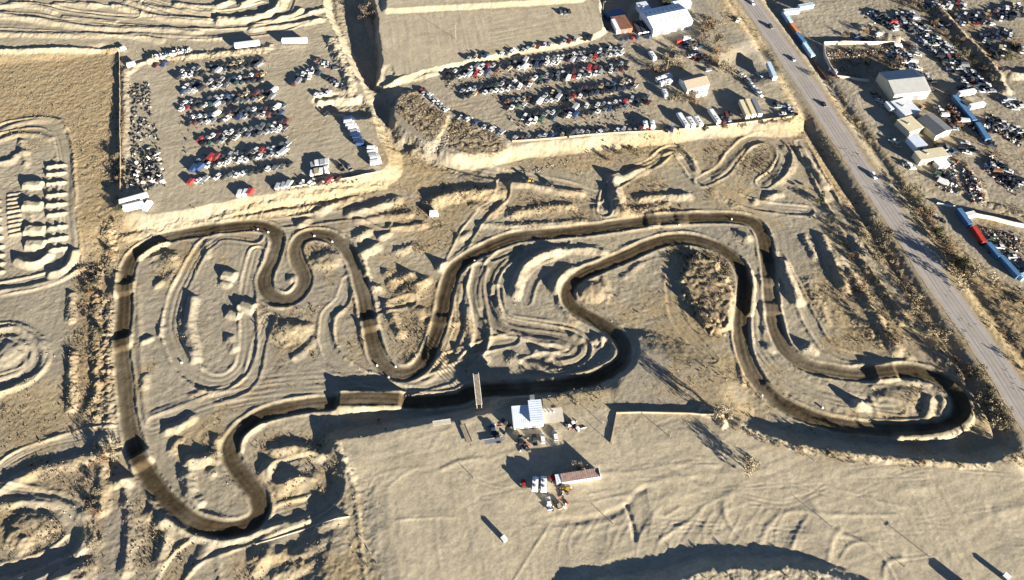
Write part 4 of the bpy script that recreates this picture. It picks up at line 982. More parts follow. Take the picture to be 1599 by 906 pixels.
def vehicle(kind, label, px, py, heading, paint, name, cat, group=None, roof=None):
    c = at(px, py); t = thing(name, label, cat, c, heading, group)
    b, g, r, w_, gl = body_mb(kind); pm = M[paint]
    bo = b.build('body', pm, t); g.m = [0]*len(g.m); g.build('window_glass', M['glass'], t)
    if r.v: r.build('roof', pm, t)
    xa, xb, rr = AX[kind]; wheels(t, (xa, xb), w_-.12, rr, .24)
    xf = max(p[0] for p in b.v)
    for s in (-1, 1): MB().box(xf-.06, xf+.025, s*.62-.16, s*.62+.16, .58, .74).build('headlight', M['lamp'], t)
    xr = min(p[0] for p in b.v)
    for s in (-1, 1): MB().box(xr-.025, xr+.03, s*.68-.1, s*.68+.1, .68, .84).build('tail_light', M['crimson'], t)
    return t

def motorhome(label, p, q, group=None, m='white', stripe='navy'):
    c, a, L = seg(p, q); t = thing('motorhome', label, 'motorhome', c, a, group); x = L/2; y = 1.2
    MB().prism([(-x, .5), (-x, 3.0), (x-1.5, 3.05), (x-.2, 2.4), (x-.25, 1.6), (x, 1.2), (x, .5)], -y, y).build('body', M[m], t)
    MB().box(-x+.2, x-1.4, -y-.02, -y-.004, 1.1, 1.3).build('side_stripe', M[stripe], t)
    MB().prism([(x-.28, 1.62), (x-.42, 2.4), (x-.1, 2.36), (x-.14, 1.62)], -y+.1, y-.1).build('windscreen', M['glass'], t)
    for k in range(3):
        for s in (-1, 1): MB().box(-x+.8+k*1.5, -x+1.7+k*1.5, s*y-.02, s*y+.02, 1.7, 2.3).build('window', M['glass'], t)
    for k in range(2): MB().box(-x+1+k*2.2, -x+1.9+k*2.2, -.4, .4, 3.05, 3.3, tx=.08, ty=.08).build('roof_vent', M['greyroof'], t)
    wheels(t, (-x+1.5, x-1.3), y-.16, .42, .26)
    return t

def rigs():
    V = vehicle; up = math.radians(97)
    V('suv', 'white estate car parked right beneath the pit building awning', 867, 681, up, 'white', 'parked_car', 'car')
    V('suv', 'white car with dark windows left of the estate under the awning', 847, 685, up, 'white', 'parked_car', 'car')
    V('pickup', 'dark pickup beside the white cars in front of the pit building', 835, 688, up, 'dark', 'pickup_truck', 'pickup truck')
    V('suv', 'black car at the left end of the row by the pit building', 813, 688, up, 'black', 'parked_car', 'car')
    V('sedan', 'black car parked lower, below the pit building row', 821, 698, math.radians(120), 'black', 'parked_car', 'car')
    V('pickup', 'dark blue pickup by the flatbed left of the pit building', 770, 672, up, 'navy', 'pickup_truck', 'pickup truck')
    V('pickup', 'black pickup just behind the dark blue one near the timber ramp', 777, 684, math.radians(105), 'black', 'pickup_truck', 'pickup truck')
    V('pickup', 'grey pickup between pit building and timber ramp', 790, 662, math.radians(140), 'dark', 'pickup_truck', 'pickup truck')
    motorhome('white motorhome with pale blue tint, left of the parked pair on the plain', (835, 769), (836.5, 747), m='white2')
    motorhome('taller white motorhome, right of the parked pair on the plain', (849, 770), (849, 746), stripe='brown')
    V('pickup', 'dusty white pickup parked under the pair of motorhomes', 857, 787, math.radians(100), 'white', 'pickup_truck', 'pickup truck')
    V('hatch', 'small tan car at the lower right of the motorhomes', 872, 789, math.radians(110), 'tan', 'parked_car', 'car')
    # on the highway
    hd = lambda p, q: seg(p, q)[1]
    h1 = hd((1340, 285), (1375, 338))
    V('suv', 'white car driving down the highway near the cream store', 1364, 276, h1, 'white', 'moving_car', 'car')
    V('sedan', 'silver car on the highway beside the lower container fence', 1238, 93, hd((1225, 108), (1250, 150)), 'silver', 'moving_car', 'car')
    V('sedan', 'dark car on the highway level with the walled lot entrance', 1286, 164, hd((1270, 180), (1300, 225)), 'black', 'moving_car', 'car')
    V('suv', 'dark car on the highway beside the orange container', 1203, 43, hd((1190, 60), (1215, 95)), 'dark', 'moving_car', 'car')
    V('hatch', 'white car on the highway at the very top of the view', 1175, 6, hd((1165, 0), (1195, 40)), 'white', 'moving_car', 'car')
    V('pickup', 'white pickup with dark cab on the side road by the junction', 1152, 33, math.radians(60), 'white', 'pickup_truck', 'pickup truck')
    V('pickup', 'white truck beside the blue and white semi trailer near the highway', 1186, 118, math.radians(-55), 'white', 'pickup_truck', 'pickup truck')
    V('sedan', 'white car on the frontage road drive near the gate', 1455, 333, math.radians(-50), 'silver', 'parked_car', 'car')
    V('sedan', 'black car on the frontage drive opposite the upper blue container', 1470, 345, math.radians(-50), 'black', 'parked_car', 'car')
    box_trailer('white box truck body by the curved lot beside the white office', (1392, 178), (1381, 164), length=7, h=2.4, clear=.9, name='box_truck', cat='truck')
    V('pickup', 'white pickup parked left of the long cream store', 1416, 258, 0.1, 'white', 'pickup_truck', 'pickup truck')
    V('hatch', 'white hatchback below the pickup left of the cream store', 1424, 264, 0.1, 'white', 'parked_car', 'car')
    V('van', 'white van parked right above the grey workshop roof', 1424, 122, math.radians(-60), 'white', 'parked_van', 'van')
    V('van', 'white van near the dark brush above the walled lot', 1371, 56, math.radians(30), 'white', 'parked_van', 'van')
    # mobile home
    a_, b_ = at(877, 757), at(935, 748); d = b_-a_; L = math.hypot(d.x, d.y); c = (a_+b_)/2
    t = thing('mobile_home', 'long mobile home with faded red roof and white side on the plain', 'mobile home', (c.x, c.y, hz(c.x, c.y)), math.atan2(d.y, d.x)); x = L/2
    MB().box(-x, x, 0, 3.1, -.3, 3.0).build('wall', M['white'], t)
    r = MB().prismx([(-.25, 2.95), (3.35, 3.3), (3.35, 3.45), (-.25, 3.1)], -x-.2, x+.2)
    for k in range(int(L/.9)): r.prismx([(-.25, 3.1), (3.35, 3.45), (3.35, 3.51), (-.25, 3.16)], -x+k*.9, -x+k*.9+.08)
    r.build('roof', M['redroof'], t); MB().box(x+.21, x+.5, -.3, 3.4, 0, 3.9).build('end_panel', M['white'], t)
    for k in range(5):
        f = MB().box(-x+1.4+k*2.7, -x+2.5+k*2.7, -.06, -.01, 1.2, 2.2).build('window', M['white2'], t); MB().box(-x+1.5+k*2.7, -x+2.4+k*2.7, -.09, -.062, 1.3, 2.1).build('pane', M['glass'], f)
    t2 = flat_block('tool_shed', 'small dark fronted shed at the left end of the red roofed mobile home', 'shed', (869, 758), (876, 757), 3.2, 3.1, M['white2'], M['darkroof'], units=0)
rigs()

def tractor(label, px, py, head, m, name='tractor', cat='tractor'):
    c = at(px, py); t = thing(name, label, cat, c, head)
    MB().prism([(-.6, .6), (-.6, 1.1), (1.7, 1.2), (1.9, .9), (1.8, .6)], -.42, .42).build('hood', M[m], t)
    ca = MB().box(-1.2, .2, -.6, .6, 1.12, 2.3, tx=.1, ty=.1).build('cab', M['glass'], t); MB().box(-1.25, .25, -.65, .65, 2.31, 2.42).build('roof', M[m], ca)
    MB().box(-1.3, .1, -.55, .55, .55, 1.1).build('chassis', M['dark'], t); MB().box(2.3, 2.5, -.95, .95, .15, .95).build('bucket', M['steel'], t)
    for s in (-1, 1): MB().box(.3, 2.35, s*.6-.07, s*.6+.07, .6, .75).build('loader_arm', M[m], t)
    wheels(t, (-.8,), .85, .75, .4); wheels(t, (1.3,), .7, .45, .28); return t
tractor('red tractor left of the white motorhomes', 818, 758, math.radians(95), 'crimson')
tractor('red loader between the motorhomes and the mobile home', 861, 749, math.radians(60), 'crimson', name='loader', cat='loader')
tractor('dusty yellow loader below the left end of the mobile home', 884, 766, math.radians(150), 'yellow', name='loader', cat='loader')
tractor('white and tan tractor among gear right of the awning', 893, 664, math.radians(200), 'white')
tractor('yellow loader working on the creek bed road', 829, 283, math.radians(200), 'yellow', name='loader', cat='loader')
tractor('dark loader standing in the creek bed road shade', 860, 289, math.radians(170), 'dark', name='loader', cat='loader')
tractor('orange loader in front of the white office across the highway', 1438, 169, math.radians(20), 'orange', name='loader', cat='loader')

def flatbed(label, p, q, m='dark', name='equipment_trailer'):
    c, a, L = seg(p, q); t = thing(name, label, 'trailer', c, a); x = L/2
    d = MB()
    for k in range(7): d.box(-x, x, -1.1+k*.32, -1.1+k*.32+.28, .7, .78)
    d.build('deck', M['conc'] if m == 'conc' else M[m], t); MB().box(-x, x+1.2, -.12, .12, .5, .69).build('drawbar', M['dark'], t)
    MB().box(-x, x, 1.12, 1.2, .7, 1.0).build('side_rail', M['steel'], t); wheels(t, (-.5, .5), 1.0, .38, .22)
flatbed('flat equipment trailer with steel rails left of the dark blue pickup', (757, 692), (785, 687), 'steel')
flatbed('pale equipment trailer at the sand edge above the plain', (676, 663), (704, 659), 'conc')
flatbed('small open trailer beside the equipment trailer in the sand', (722, 664), (734, 693), 'wood')
c = at(678, 336); t = thing('storage_box', 'white box standing alone among the dirt mounds above the hairpins', 'box', c, math.radians(4))
MB().box(-2.2, 2.2, -1.2, 1.2, 0, 2.5).build('body', M['white'], t); MB().box(-2.3, 2.3, -1.3, 1.3, 2.51, 2.6).build('lid', M['white2'], t); MB().box(-.5, .5, -1.26, -1.21, .1, 2.1).build('door', M['greyroof'], t)
# track markers
mk = MB().box(-.35, .35, -.35, .35, -.1, .75, tx=.05, ty=.05).mesh('track_marker', M['white'])
for k, (x, y) in enumerate(((403, 359), (419, 363), (491, 369), (519, 378), (741, 408), (589, 571), (607, 590), (618, 573), (935, 568), (1284, 637), (1190, 618), (284, 567), (1142, 343), (1060, 352))):
    o = bpy.data.objects.new('track_marker', mk); COL.objects.link(o); o.location = at(x, y); o.rotation_euler = (0, 0, k*.7)
    tag(o, 'small white block marker at the edge of the dark wet track', 'track marker', 'white markers along the dark track')
# ------------------------------------------------------------------ the scrapyards: every car one object, mesh shared by kind and colour
PAINTS = dict(white=(.66, .66, .64), silver=(.32, .33, .34), grey=(.13, .135, .14), black=(.018, .019, .022), red=(.30, .035, .03), blue=(.03, .055, .13), maroon=(.12, .03, .03), tan=(.38, .30, .19), green=(.05, .10, .07), rusty=(.16, .075, .04))
PM = {k: mat('car_paint_'+k, c, .35 if k != 'rusty' else .85, spec=.5, var=.22, vscale=.9) for k, c in PAINTS.items()}
bay = mat('engine_bay', (.035, .033, .03), .85, var=.5, vscale=3)
def yard_mesh(kind, paint, wreck):
    k = (kind, paint, wreck)
    if k in _mc: return _mc[k]
    b, g, r, w_, gl = body_mb(kind); m = MB()
    for q in (b, g, r):
        m.add(q.v, q.f)
        if q.f: m.m[-len(q.f):] = q.m
    xa, xb, rr = AX[kind]
    if wreck != 1:
        for x in (xa, xb):
            for s in (-1, 1): m.cyl((x, s*(w_-.2), rr), (x, s*(w_+.02), rr), rr, n=8, m=2)
    if wreck and kind != 'van':           # hood off, engine bay open
        xf = max(p[0] for p in b.v); m.box(1.2, xf-.15, -w_*.82, w_*.82, .80 if kind in ('sedan', 'hatch') else 1.03, (.96 if kind in ('sedan', 'hatch') else 1.10), 3)
    if wreck == 2:                         # hood standing open
        z = .92 if kind in ('sedan', 'hatch') else 1.05; m.add([(1.15, -w_*.8, z), (1.15, w_*.8, z), (1.7, w_*.8, z+.95), (1.7, -w_*.8, z+.95), (1.1, -w_*.8, z+.02), (1.1, w_*.8, z+.02), (1.65, w_*.8, z+.99), (1.65, -w_*.8, z+.99)], [(0, 1, 2, 3), (7, 6, 5, 4), (0, 3, 7, 4), (1, 5, 6, 2), (3, 2, 6, 7)], 0)
    if wreck == 1: m.v = [(x, y, z-.22) for x, y, z in m.v]
    me = m.mesh('yard_'+kind, [PM[paint], M['glass'], M['tyre'], bay]); _mc[k] = me; return me

ORD = 'zero first second third fourth fifth sixth seventh eighth ninth tenth eleventh twelfth thirteenth fourteenth fifteenth sixteenth seventeenth eighteenth nineteenth twentieth'.split()
TENS = {20: 'twenty', 30: 'thirty', 40: 'forty', 50: 'fifty'}
def ordinal(n):
    if n <= 20: return ORD[n]
    if n % 10 == 0: return TENS[n][:-1]+'ieth'
    return TENS[n//10*10]+'-'+ORD[n % 10]
KINDS_ = [('sedan', 'scrap_sedan', 'sedan', .40), ('hatch', 'scrap_hatchback', 'hatchback', .22), ('suv', 'scrap_wagon', 'estate car', .12), ('pickup', 'scrap_pickup', 'pickup', .18), ('van', 'scrap_van', 'van', .08)]
PW = ['white']*24+['silver']*17+['grey']*14+['black']*24+['red']*3+['blue']*4+['maroon']*4+['tan']*3+['green']*2+['rusty']*2
def one_car(p, rz, label, group, kinds=None, paints=None, wreckp=.45, pick=None):
    kd = pick or random.choices(KINDS_, [k[3] for k in KINDS_] if kinds is None else kinds)[0]
    pt = random.choice(paints or PW); wr = random.choices((0, 1, 2, 3), (1-wreckp, wreckp*.35, wreckp*.35, wreckp*.3))[0]
    o = bpy.data.objects.new(kd[1], yard_mesh(kd[0], pt, wr)); COL.objects.link(o)
    o.location = p; o.rotation_euler = (random.uniform(-.03, .03), random.uniform(-.03, .03), rz); s = random.uniform(1.03, 1.2); o.scale = (s, s, s)
    st = {0: '', 1: 'wheelless ', 2: 'open-hood ', 3: 'hoodless '}[wr] if kd[0] != 'van' else ''
    return tag(o, f'{pt} {st}{kd[2]}, {label}', {'estate car': 'car', 'sedan': 'car', 'hatchback': 'car', 'pickup': 'pickup truck', 'van': 'van'}[kd[2]], group)

def row(p, q, where, group, lines=2, step=3.5, gap=5.0, tilt=48, flip=0, jit=.35, skip=.06, **kw):
    a, b = P(*p, YARD), P(*q, YARD); a, b = np.array(a), np.array(b); d = b-a; L = np.linalg.norm(d); d /= L; nrm = np.array([-d[1], d[0]]); ang = math.atan2(d[1], d[0])
    for ln in range(lines):
        off = (ln-(lines-1)/2)*gap; n = int(L/step); k = 0; side = '' if lines == 1 else ('upper line, ' if ln == lines-1 else 'lower line, ' if ln == 0 else 'middle line, ')
        for i in range(n):
            if random.random() < skip: continue
            k += 1
            s = (i+.5)*step+random.uniform(-jit, jit)+ln*1.2; x, y = a+d*s+nrm*(off+random.uniform(-.5, .5))
            rz = ang+math.radians(tilt+random.uniform(-9, 9))+(math.pi if (ln+flip) % 2 else 0)+(math.pi if random.random() < .1 else 0)
            one_car((x, y, hz(x, y)), rz, f'{side}{ordinal(k)} from left, {where}', group, **kw)
LEFT = [((276, 118), (417, 97)), ((284, 140), (417, 121)), ((281, 167), (432, 147)), ((293, 190), (447, 171)), ((305, 225), (457, 194)), ((300, 260), (455, 232)), ((284, 289), (458, 258))]
for k, (p, q) in enumerate(LEFT):
    row(p, q, f'{ORD[k+1]} row of left scrapyard', 'scrapped cars in rows in the left yard', lines=1 if k == 6 else 2, paints=PW+['white']*22 if k == 6 else None)
MID = [((730, 97), (930, 61), 'back bank row of middle scrapyard', 1), ((686, 120), (974, 80), 'second row of middle scrapyard', 2), ((718, 148), (982, 103), 'third row of middle scrapyard', 2), ((786, 165), (996, 131), 'fourth row of middle scrapyard', 2), ((812, 189), (1016, 157), 'fifth row of middle scrapyard', 2), ((800, 217), (1024, 200), 'fence row of middle scrapyard', 1)]
for p, q, wh, ln in MID: row(p, q, wh, 'scrapped cars in rows in the middle yard', lines=ln, skip=.1, wreckp=.55)
# clusters round the left yard
row((453, 130), (502, 110), 'short row by the ditch bank', 'scrapped cars by the ditch', step=3.4, lines=2, paints=PW+['black']*20+['silver']*10)
row((493, 94), (534, 112), 'slanting row, left yard top right', 'scrapped cars by the ditch', lines=1, step=3.2)
row((512, 122), (538, 140), 'bank corner row of left scrapyard', 'scrapped cars by the ditch', lines=1, step=3.2)
row((491, 149), (524, 143), 'small row above the shaded bank', 'scrapped cars by the ditch', lines=1, step=3.2, paints=['white', 'silver', 'black'])
row((238, 104), (266, 101), 'lone red row, upper left corner', 'scrapped cars by the field corner', lines=1, step=5, paints=['red', 'red', 'maroon', 'blue'], skip=0)
VAN = KINDS_[4]; PKK = KINDS_[3]
row((543, 186), (566, 230), 'tall row beside the gully', 'white trucks lined up by the gully', lines=1, step=2.9, tilt=75, pick=VAN, paints=['white', 'white', 'white', 'blue', 'silver'], skip=0)
row((580, 232), (590, 260), 'lower tall line by the gully', 'white trucks lined up by the gully', lines=1, step=2.9, tilt=75, pick=VAN, paints=['white', 'silver', 'white'], skip=0)
row((483, 268), (516, 261), 'tall lot at left yard lower edge', 'tall pale vehicles by the lower edge', lines=2, step=2.6, gap=5, tilt=85, pick=VAN, paints=['white', 'white', 'tan', 'silver', 'grey'], skip=0)
row((528, 265), (552, 261), 'dark slim row, left yard lower edge', 'dark vehicles by the lower edge', lines=1, step=4.2, tilt=110, pick=PKK, paints=['grey', 'black'], skip=0)
row((372, 305), (405, 299), 'van row, left yard bottom', 'vans at the bottom of the left yard', lines=1, step=2.8, tilt=70, pick=VAN, paints=['red', 'grey', 'white', 'silver', 'rusty'], skip=0)
row((430, 294), (462, 286), 'vans near the lower fence', 'vans at the bottom of the left yard', lines=1, step=3.0, tilt=60, pick=VAN, paints=['white', 'white', 'silver'], skip=0)
row((465, 290), (545, 278), 'lower fence of left scrapyard', 'scrapped cars along the lower fence', lines=1, step=5, paints=PW)
row((505, 182), (512, 168), 'dark cars by the gully', 'scrapped cars by the ditch', lines=1, step=3, paints=['black', 'grey'])
row((655, 141), (700, 176), 'edge of the brush island', 'white cars beside the brush island', lines=1, step=3.4, tilt=95, paints=['white', 'white', 'white', 'silver', 'red'], skip=0)
row((714, 181), (790, 213), 'loose row right of brush island', 'scrapped cars beside the brush island', lines=1, step=5.5, tilt=80, paints=['white', 'silver', 'white', 'grey', 'blue'], jit=1.2)
row((872, 26), (896, 22), 'short row alone on the sand lot', 'dark cars on the sand lot', lines=1, step=3.0, tilt=80, paints=['black', 'grey', 'black'], skip=0)
# campers and loose vehicles of the middle yard
for k, (p, q, lab) in enumerate((((1072, 204), (1058, 180), 'leftmost of three long white campers by the lower yard fence'), ((1082, 203), (1073, 186), 'middle of three long white campers by the lower yard fence'), ((1094, 201), (1084, 185), 'right hand one of three white campers by the lower yard fence'), ((1121, 196), (1107, 174), 'long white camper alone near the cream trailers'), ((1008, 203), (1006, 192), 'left of two short white campers at the end of the fence row'), ((1019, 203), (1017, 191), 'right of two short white campers at the end of the fence row'), ((1024, 129), (1048, 121), 'upper white motorhome beside the shingled house'), ((1030, 135), (1050, 130), 'lower white motorhome beside the shingled house'), ((1022, 96), (1014, 84), 'white motorhome in tree shade above the house'), ((1040, 155), (1035, 143), 'slim white motorhome on the drive below the house'))):
    motorhome(lab, p, q)
row((1030, 205), (1056, 201), 'cars between campers at lower fence', 'cars among the campers', lines=1, step=3, tilt=70, paints=['black', 'blue', 'white'])
row((1124, 190), (1150, 182), 'between lone camper and cream trailers', 'cars among the campers', lines=2, step=3.2, tilt=75, paints=['white', 'silver', 'black', 'maroon'])
row((1195, 176), (1206, 173), 'cars right of the grey trailer', 'cars at the highway corner', lines=1, step=4, tilt=80, paints=['white', 'black'])
row((1216, 158), (1234, 186), 'line beside the highway corner', 'cars at the highway corner', lines=2, step=3.4, tilt=80, paints=['white', 'black', 'silver', 'white'])
row((1153, 106), (1190, 155), 'drive right of the house', 'cars on the house drive', lines=1, step=5, tilt=10, paints=['white', 'white', 'silver', 'tan'], jit=1)
row((1062, 62), (1096, 80), 'under trees by skylit warehouse', 'cars by the skylit warehouse', lines=2, step=3.6, tilt=60, paints=['white', 'red', 'blue', 'black', 'white'])
row((1078, 84), (1104, 96), 'below trees above the house', 'cars by the skylit warehouse', lines=2, step=4, tilt=50, paints=['white', 'red', 'black', 'white'])
row((1030, 92), (1060, 86), 'among trees above the house', 'cars by the skylit warehouse', lines=1, step=3.6, paints=['black', 'grey', 'white'])
row((968, 62), (1018, 58), 'small row below the rusty shed', 'cars by the skylit warehouse', lines=1, step=3.4, paints=['white', 'black', 'blue', 'red'])
row((1098, 108), (1130, 118), 'cars above the shingled house', 'cars by the skylit warehouse', lines=1, step=7, paints=['white', 'silver'])
# yards over the highway
RY = dict(wreckp=.4, paints=PW+['white']*14+['black']*12)
row((1408, 12), (1544, 143), 'long column of right scrapyard', 'scrapped cars in the long right column', lines=3, step=3.3, gap=5.2, tilt=70, skip=.08, **RY)
row((1362, 12), (1408, 42), 'short column of right scrapyard', 'scrapped cars in the short right column', lines=2, step=3.6, tilt=70, **RY)
row((1396, 64), (1460, 134), 'column behind the grey workshop', 'scrapped cars behind the grey workshop', lines=2, step=3.4, tilt=70, **RY)
row((1446, 6), (1512, 2), 'top edge cluster of right scrapyard', 'scrapped cars at the top right', lines=2, step=3.2, **RY)
row((1492, 26), (1550, 22), 'second cluster of right scrapyard', 'scrapped cars at the top right', lines=3, step=3.2, **RY)
row((1460, 28), (1484, 40), 'small cluster of right scrapyard', 'scrapped cars at the top right', lines=2, step=3.4, **RY)
row((1556, 20), (1604, 10), 'far right cluster of right scrapyard', 'scrapped cars at the top right', lines=3, step=3.2, **RY)
row((1532, 56), (1590, 46), 'dark row right of long column', 'scrapped cars at the top right', lines=2, step=3.2, wreckp=.5, paints=['black', 'grey', 'black', 'white', 'blue'])
row((1546, 180), (1612, 212), 'photo edge by blue strip', 'scrapped cars at the right edge', lines=2, step=4, **RY)
row((1552, 246), (1602, 292), 'lower right scrapyard cluster', 'scrapped cars at the right edge', lines=2, step=3.4, **RY)
row((1468, 160), (1500, 205), 'cars left of the long blue container', 'scrapped cars around the blue strip', lines=1, step=3.8, tilt=80, **RY)
row((1512, 180), (1546, 204), 'right of the long blue container', 'scrapped cars around the blue strip', lines=2, step=3.8, **RY)
row((1460, 224), (1500, 240), 'cars below the dark roofed barn', 'scrapped cars around the blue strip', lines=2, step=3.6, **RY)
row((1470, 262), (1490, 290), 'cars below the long cream store', 'scrapped cars around the blue strip', lines=2, step=3.6, **RY)
row((1396, 212), (1414, 240), 'cars left of the cream shed', 'cars along the workshop row', lines=1, step=4, **RY)
row((1366, 138), (1384, 166), 'left wall of the grey workshop', 'cars along the workshop row', lines=1, step=3.6, **RY)
row((1536, 366), (1600, 415), 'cars in the container yard', 'cars in the container yard', lines=2, step=6, jit=1.5, **RY)
row((1478, 60), (1500, 84), 'bank strip beside the long column', 'scrapped cars at the top right', lines=1, step=4, **RY)
row((1500, 130), (1528, 140), 'lower end of long column', 'scrapped cars in the long right column', lines=1, step=3.4, **RY)
row((1538, 28), (1560, 36), 'between second and far right clusters', 'scrapped cars at the top right', lines=1, step=4, **RY)
row((1562, 76), (1604, 70), 'right of the dark row', 'scrapped cars at the top right', lines=2, step=3.4, **RY)
row((1572, 150), (1604, 168), 'below the curved bank at right edge', 'scrapped cars at the right edge', lines=2, step=3.6, **RY)
row((1540, 205), (1560, 235), 'right of the lower blue container', 'scrapped cars around the blue strip', lines=1, step=4, **RY)
row((1420, 60), (1440, 84), 'beside the column behind the grey workshop', 'scrapped cars behind the grey workshop', lines=1, step=4, **RY)
row((1546, 60), (1560, 90), 'loose row right of long column', 'scrapped cars at the top right', lines=1, step=5, **RY)
row((1390, 80), (1420, 116), 'among brush in the walled lot', 'cars above the walled lot', lines=1, step=6, jit=1.5, **RY)
row((1500, 215), (1530, 240), 'right of the dark roofed barn', 'scrapped cars around the blue strip', lines=2, step=3.8, **RY)
row((1300, 104), (1312, 120), 'cars by the curved wall', 'cars along the workshop row', lines=1, step=4, **RY)
row((1335, 50), (1384, 66), 'cars above the walled lot', 'cars above the walled lot', lines=1, step=5.5, jit=1.2, **RY)

# ------------------------------------------------------------------ scrap heaps: parts nobody could count
def scrap(name, label, polys, n, size, mats, seed=1, hmax=.0):
    r = np.random.default_rng(seed); m = MB(); k = 0
    P_ = [pts(s, YARD) for s in polys]; done = 0
    while done < n and k < n*30:
        k += 1; p = P_[k % len(P_)]; lo, hi = p.min(0), p.max(0); x, y = lo+(hi-lo)*r.random(2)
        c = False
        for a, b in zip(p, np.roll(p, -1, 0)):
            if (a[1] > y) != (b[1] > y) and x < (b[0]-a[0])*(y-a[1])/(b[1]-a[1]+1e-9)+a[0]: c = not c
        if not c: continue
        done += 1; s = size*r.uniform(.5, 1.4); z = hz(x, y)+r.random()*hmax
        m.M = Matrix.Translation((x, y, z)) @ Matrix.Rotation(r.uniform(0, 6.3), 4, 'Z') @ Matrix.Rotation(r.uniform(-.5, .5), 4, 'X') @ Matrix.Rotation(r.uniform(-.3, .3), 4, 'Y')
        mi = int(r.integers(len(mats))); q = r.random()
        if q < .35: m.cyl((0, 0, -.05), (0, 0, .35*s), .5*s, .5*s, n=8, m=mi)
        elif q < .7: m.box(-.7*s, .7*s, -.4*s, .4*s, -.1, .6*s, mi, tx=.15*s, ty=.1*s)
        else: m.box(-1.3*s, 1.3*s, -.12*s, .12*s, -.05, .3*s, mi)
    m.M = Matrix()
    o = m.build(name, [M[q] if isinstance(q, str) else q for q in mats]); o['kind'] = 'stuff'; tag(o, label, 'scrap'); return o
eng = mat('greasy_engine_metal', (.085, .075, .062), .7, var=.5, vscale=2); par = mat('pale_dusty_metal', (.26, .235, .20), .8, var=.3, vscale=2)
scrap('engine_parts', 'rows of grey engines and loose parts on the left side of the left scrapyard', ['203,134 234,130 238,170 205,172', '205,175 240,172 252,215 252,250 226,262 204,240', '196,262 226,254 252,268 258,290 226,300 205,285'], 360, 1.1, [eng, eng, 'dark', eng, par, eng], 3, .3)
scrap('scrap_heap', 'tangled heap of pale wreck parts in the lower left scrapyard', ['226,244 244,240 258,262 256,290 230,285', '195,258 220,250 226,290 200,300'], 150, 1.4, [par, 'dark', eng, eng, 'white', eng], 4, 1.6)
scrap('white_debris', 'long heap of whitish scrap on the bank above the left scrapyard', ['238,90 262,82 298,77 298,83 262,92 244,98'], 170, 1.1, ['white', par, 'conc'], 5, 1.0)
scrap('yard_debris', 'low scatter of loose parts between the car rows of the middle scrapyard', ['700,140 980,100 1000,160 1030,200 800,215 790,160', '690,125 970,85 975,95 700,140'], 900, .7, [eng, eng, par, 'dark', 'rust'], 6, .1)
scrap('yard_debris', 'low scatter of loose parts between the car rows of the left scrapyard', ['275,115 420,95 460,260 285,292', '420,290 560,270 560,282 430,300'], 500, .7, [eng, par, 'dark', 'rust'], 7, .1)
scrap('rusty_beams', 'pile of rusty steel beams beside the long blue container', ['1478,160 1490,158 1512,188 1500,194'], 130, 1.6, ['rust', eng, 'rust', 'dark'], 8, .9)
scrap('yard_debris', 'scatter of scrap in the yards across the highway', ['1400,5 1560,130 1540,150 1390,30', '1290,72 1390,72 1390,80 1290,86', '1460,230 1500,240 1500,300 1470,290', '1530,350 1600,360 1600,425 1560,400', '1350,10 1470,140 1450,150 1350,40', '1505,258 1520,262 1542,312 1522,312', '1545,170 1600,200 1600,225 1540,190', '1550,235 1600,275 1590,300 1540,260'], 1500, .9, [eng, par, 'rust', 'dark', 'white'], 9, .3)
scrap('rubble_edge', 'broken concrete and stones along creek bed and bank foot', ['640,222 700,214 720,232 680,236', '800,262 900,238 905,244 810,268', '850,614 940,596 945,604 860,622'], 170, .5, [par, eng, par], 10, .1)
scrap('pit_gear', 'loose gear, fuel cans and parts lying around the pit building and mobile home', ['880,655 905,652 912,668 884,672', '760,664 785,660 792,690 764,694', '874,760 892,758 894,772 876,774', '808,686 826,684 828,700 812,704', '850,782 890,780 888,796 856,798'], 90, .75, ['dark', 'white', eng, 'crimson', par], 12, .2)
# ------------------------------------------------------------------ plants
def leafmat(name, a, b):
    m = bpy.data.materials.new(name); m.use_nodes = True; nt = m.node_tree; bs = nt.nodes['Principled BSDF']; bs.inputs['Roughness'].default_value = .9; bs.inputs['Specular IOR Level'].default_value = .1
    g = nt.nodes.new('ShaderNodeNewGeometry'); n = nt.nodes.new('ShaderNodeTexNoise'); n.inputs['Scale'].default_value = .9; n.inputs['Detail'].default_value = 4
    nt.links.new(g.outputs['Position'], n.inputs['Vector']); r = nt.nodes.new('ShaderNodeMapRange'); r.inputs[1].default_value = .35; r.inputs[2].default_value = .65
    nt.links.new(n.outputs['Fac'], r.inputs[0]); x = nt.nodes.new('ShaderNodeMix'); x.data_type = 'RGBA'; x.inputs[6].default_value = (*a, 1); x.inputs[7].default_value = (*b, 1)
    nt.links.new(r.outputs[0], x.inputs[0]); nt.links.new(x.outputs[2], bs.inputs['Base Color']); return m
bark = mat('grey_bark', (.13, .10, .07), .95, var=.3, vscale=3)
LM = dict(straw=leafmat('straw_leaves', (.31, .26, .175), (.23, .19, .125)), olive=leafmat('olive_leaves', (.19, .155, .10), (.11, .095, .062)), dark=leafmat('dark_needles', (.035, .045, .025), (.06, .06, .03)), bare=leafmat('bare_twigs', (.24, .19, .14), (.15, .11, .08)), russet=leafmat('russet_leaves', (.22, .14, .08), (.14, .095, .06)))
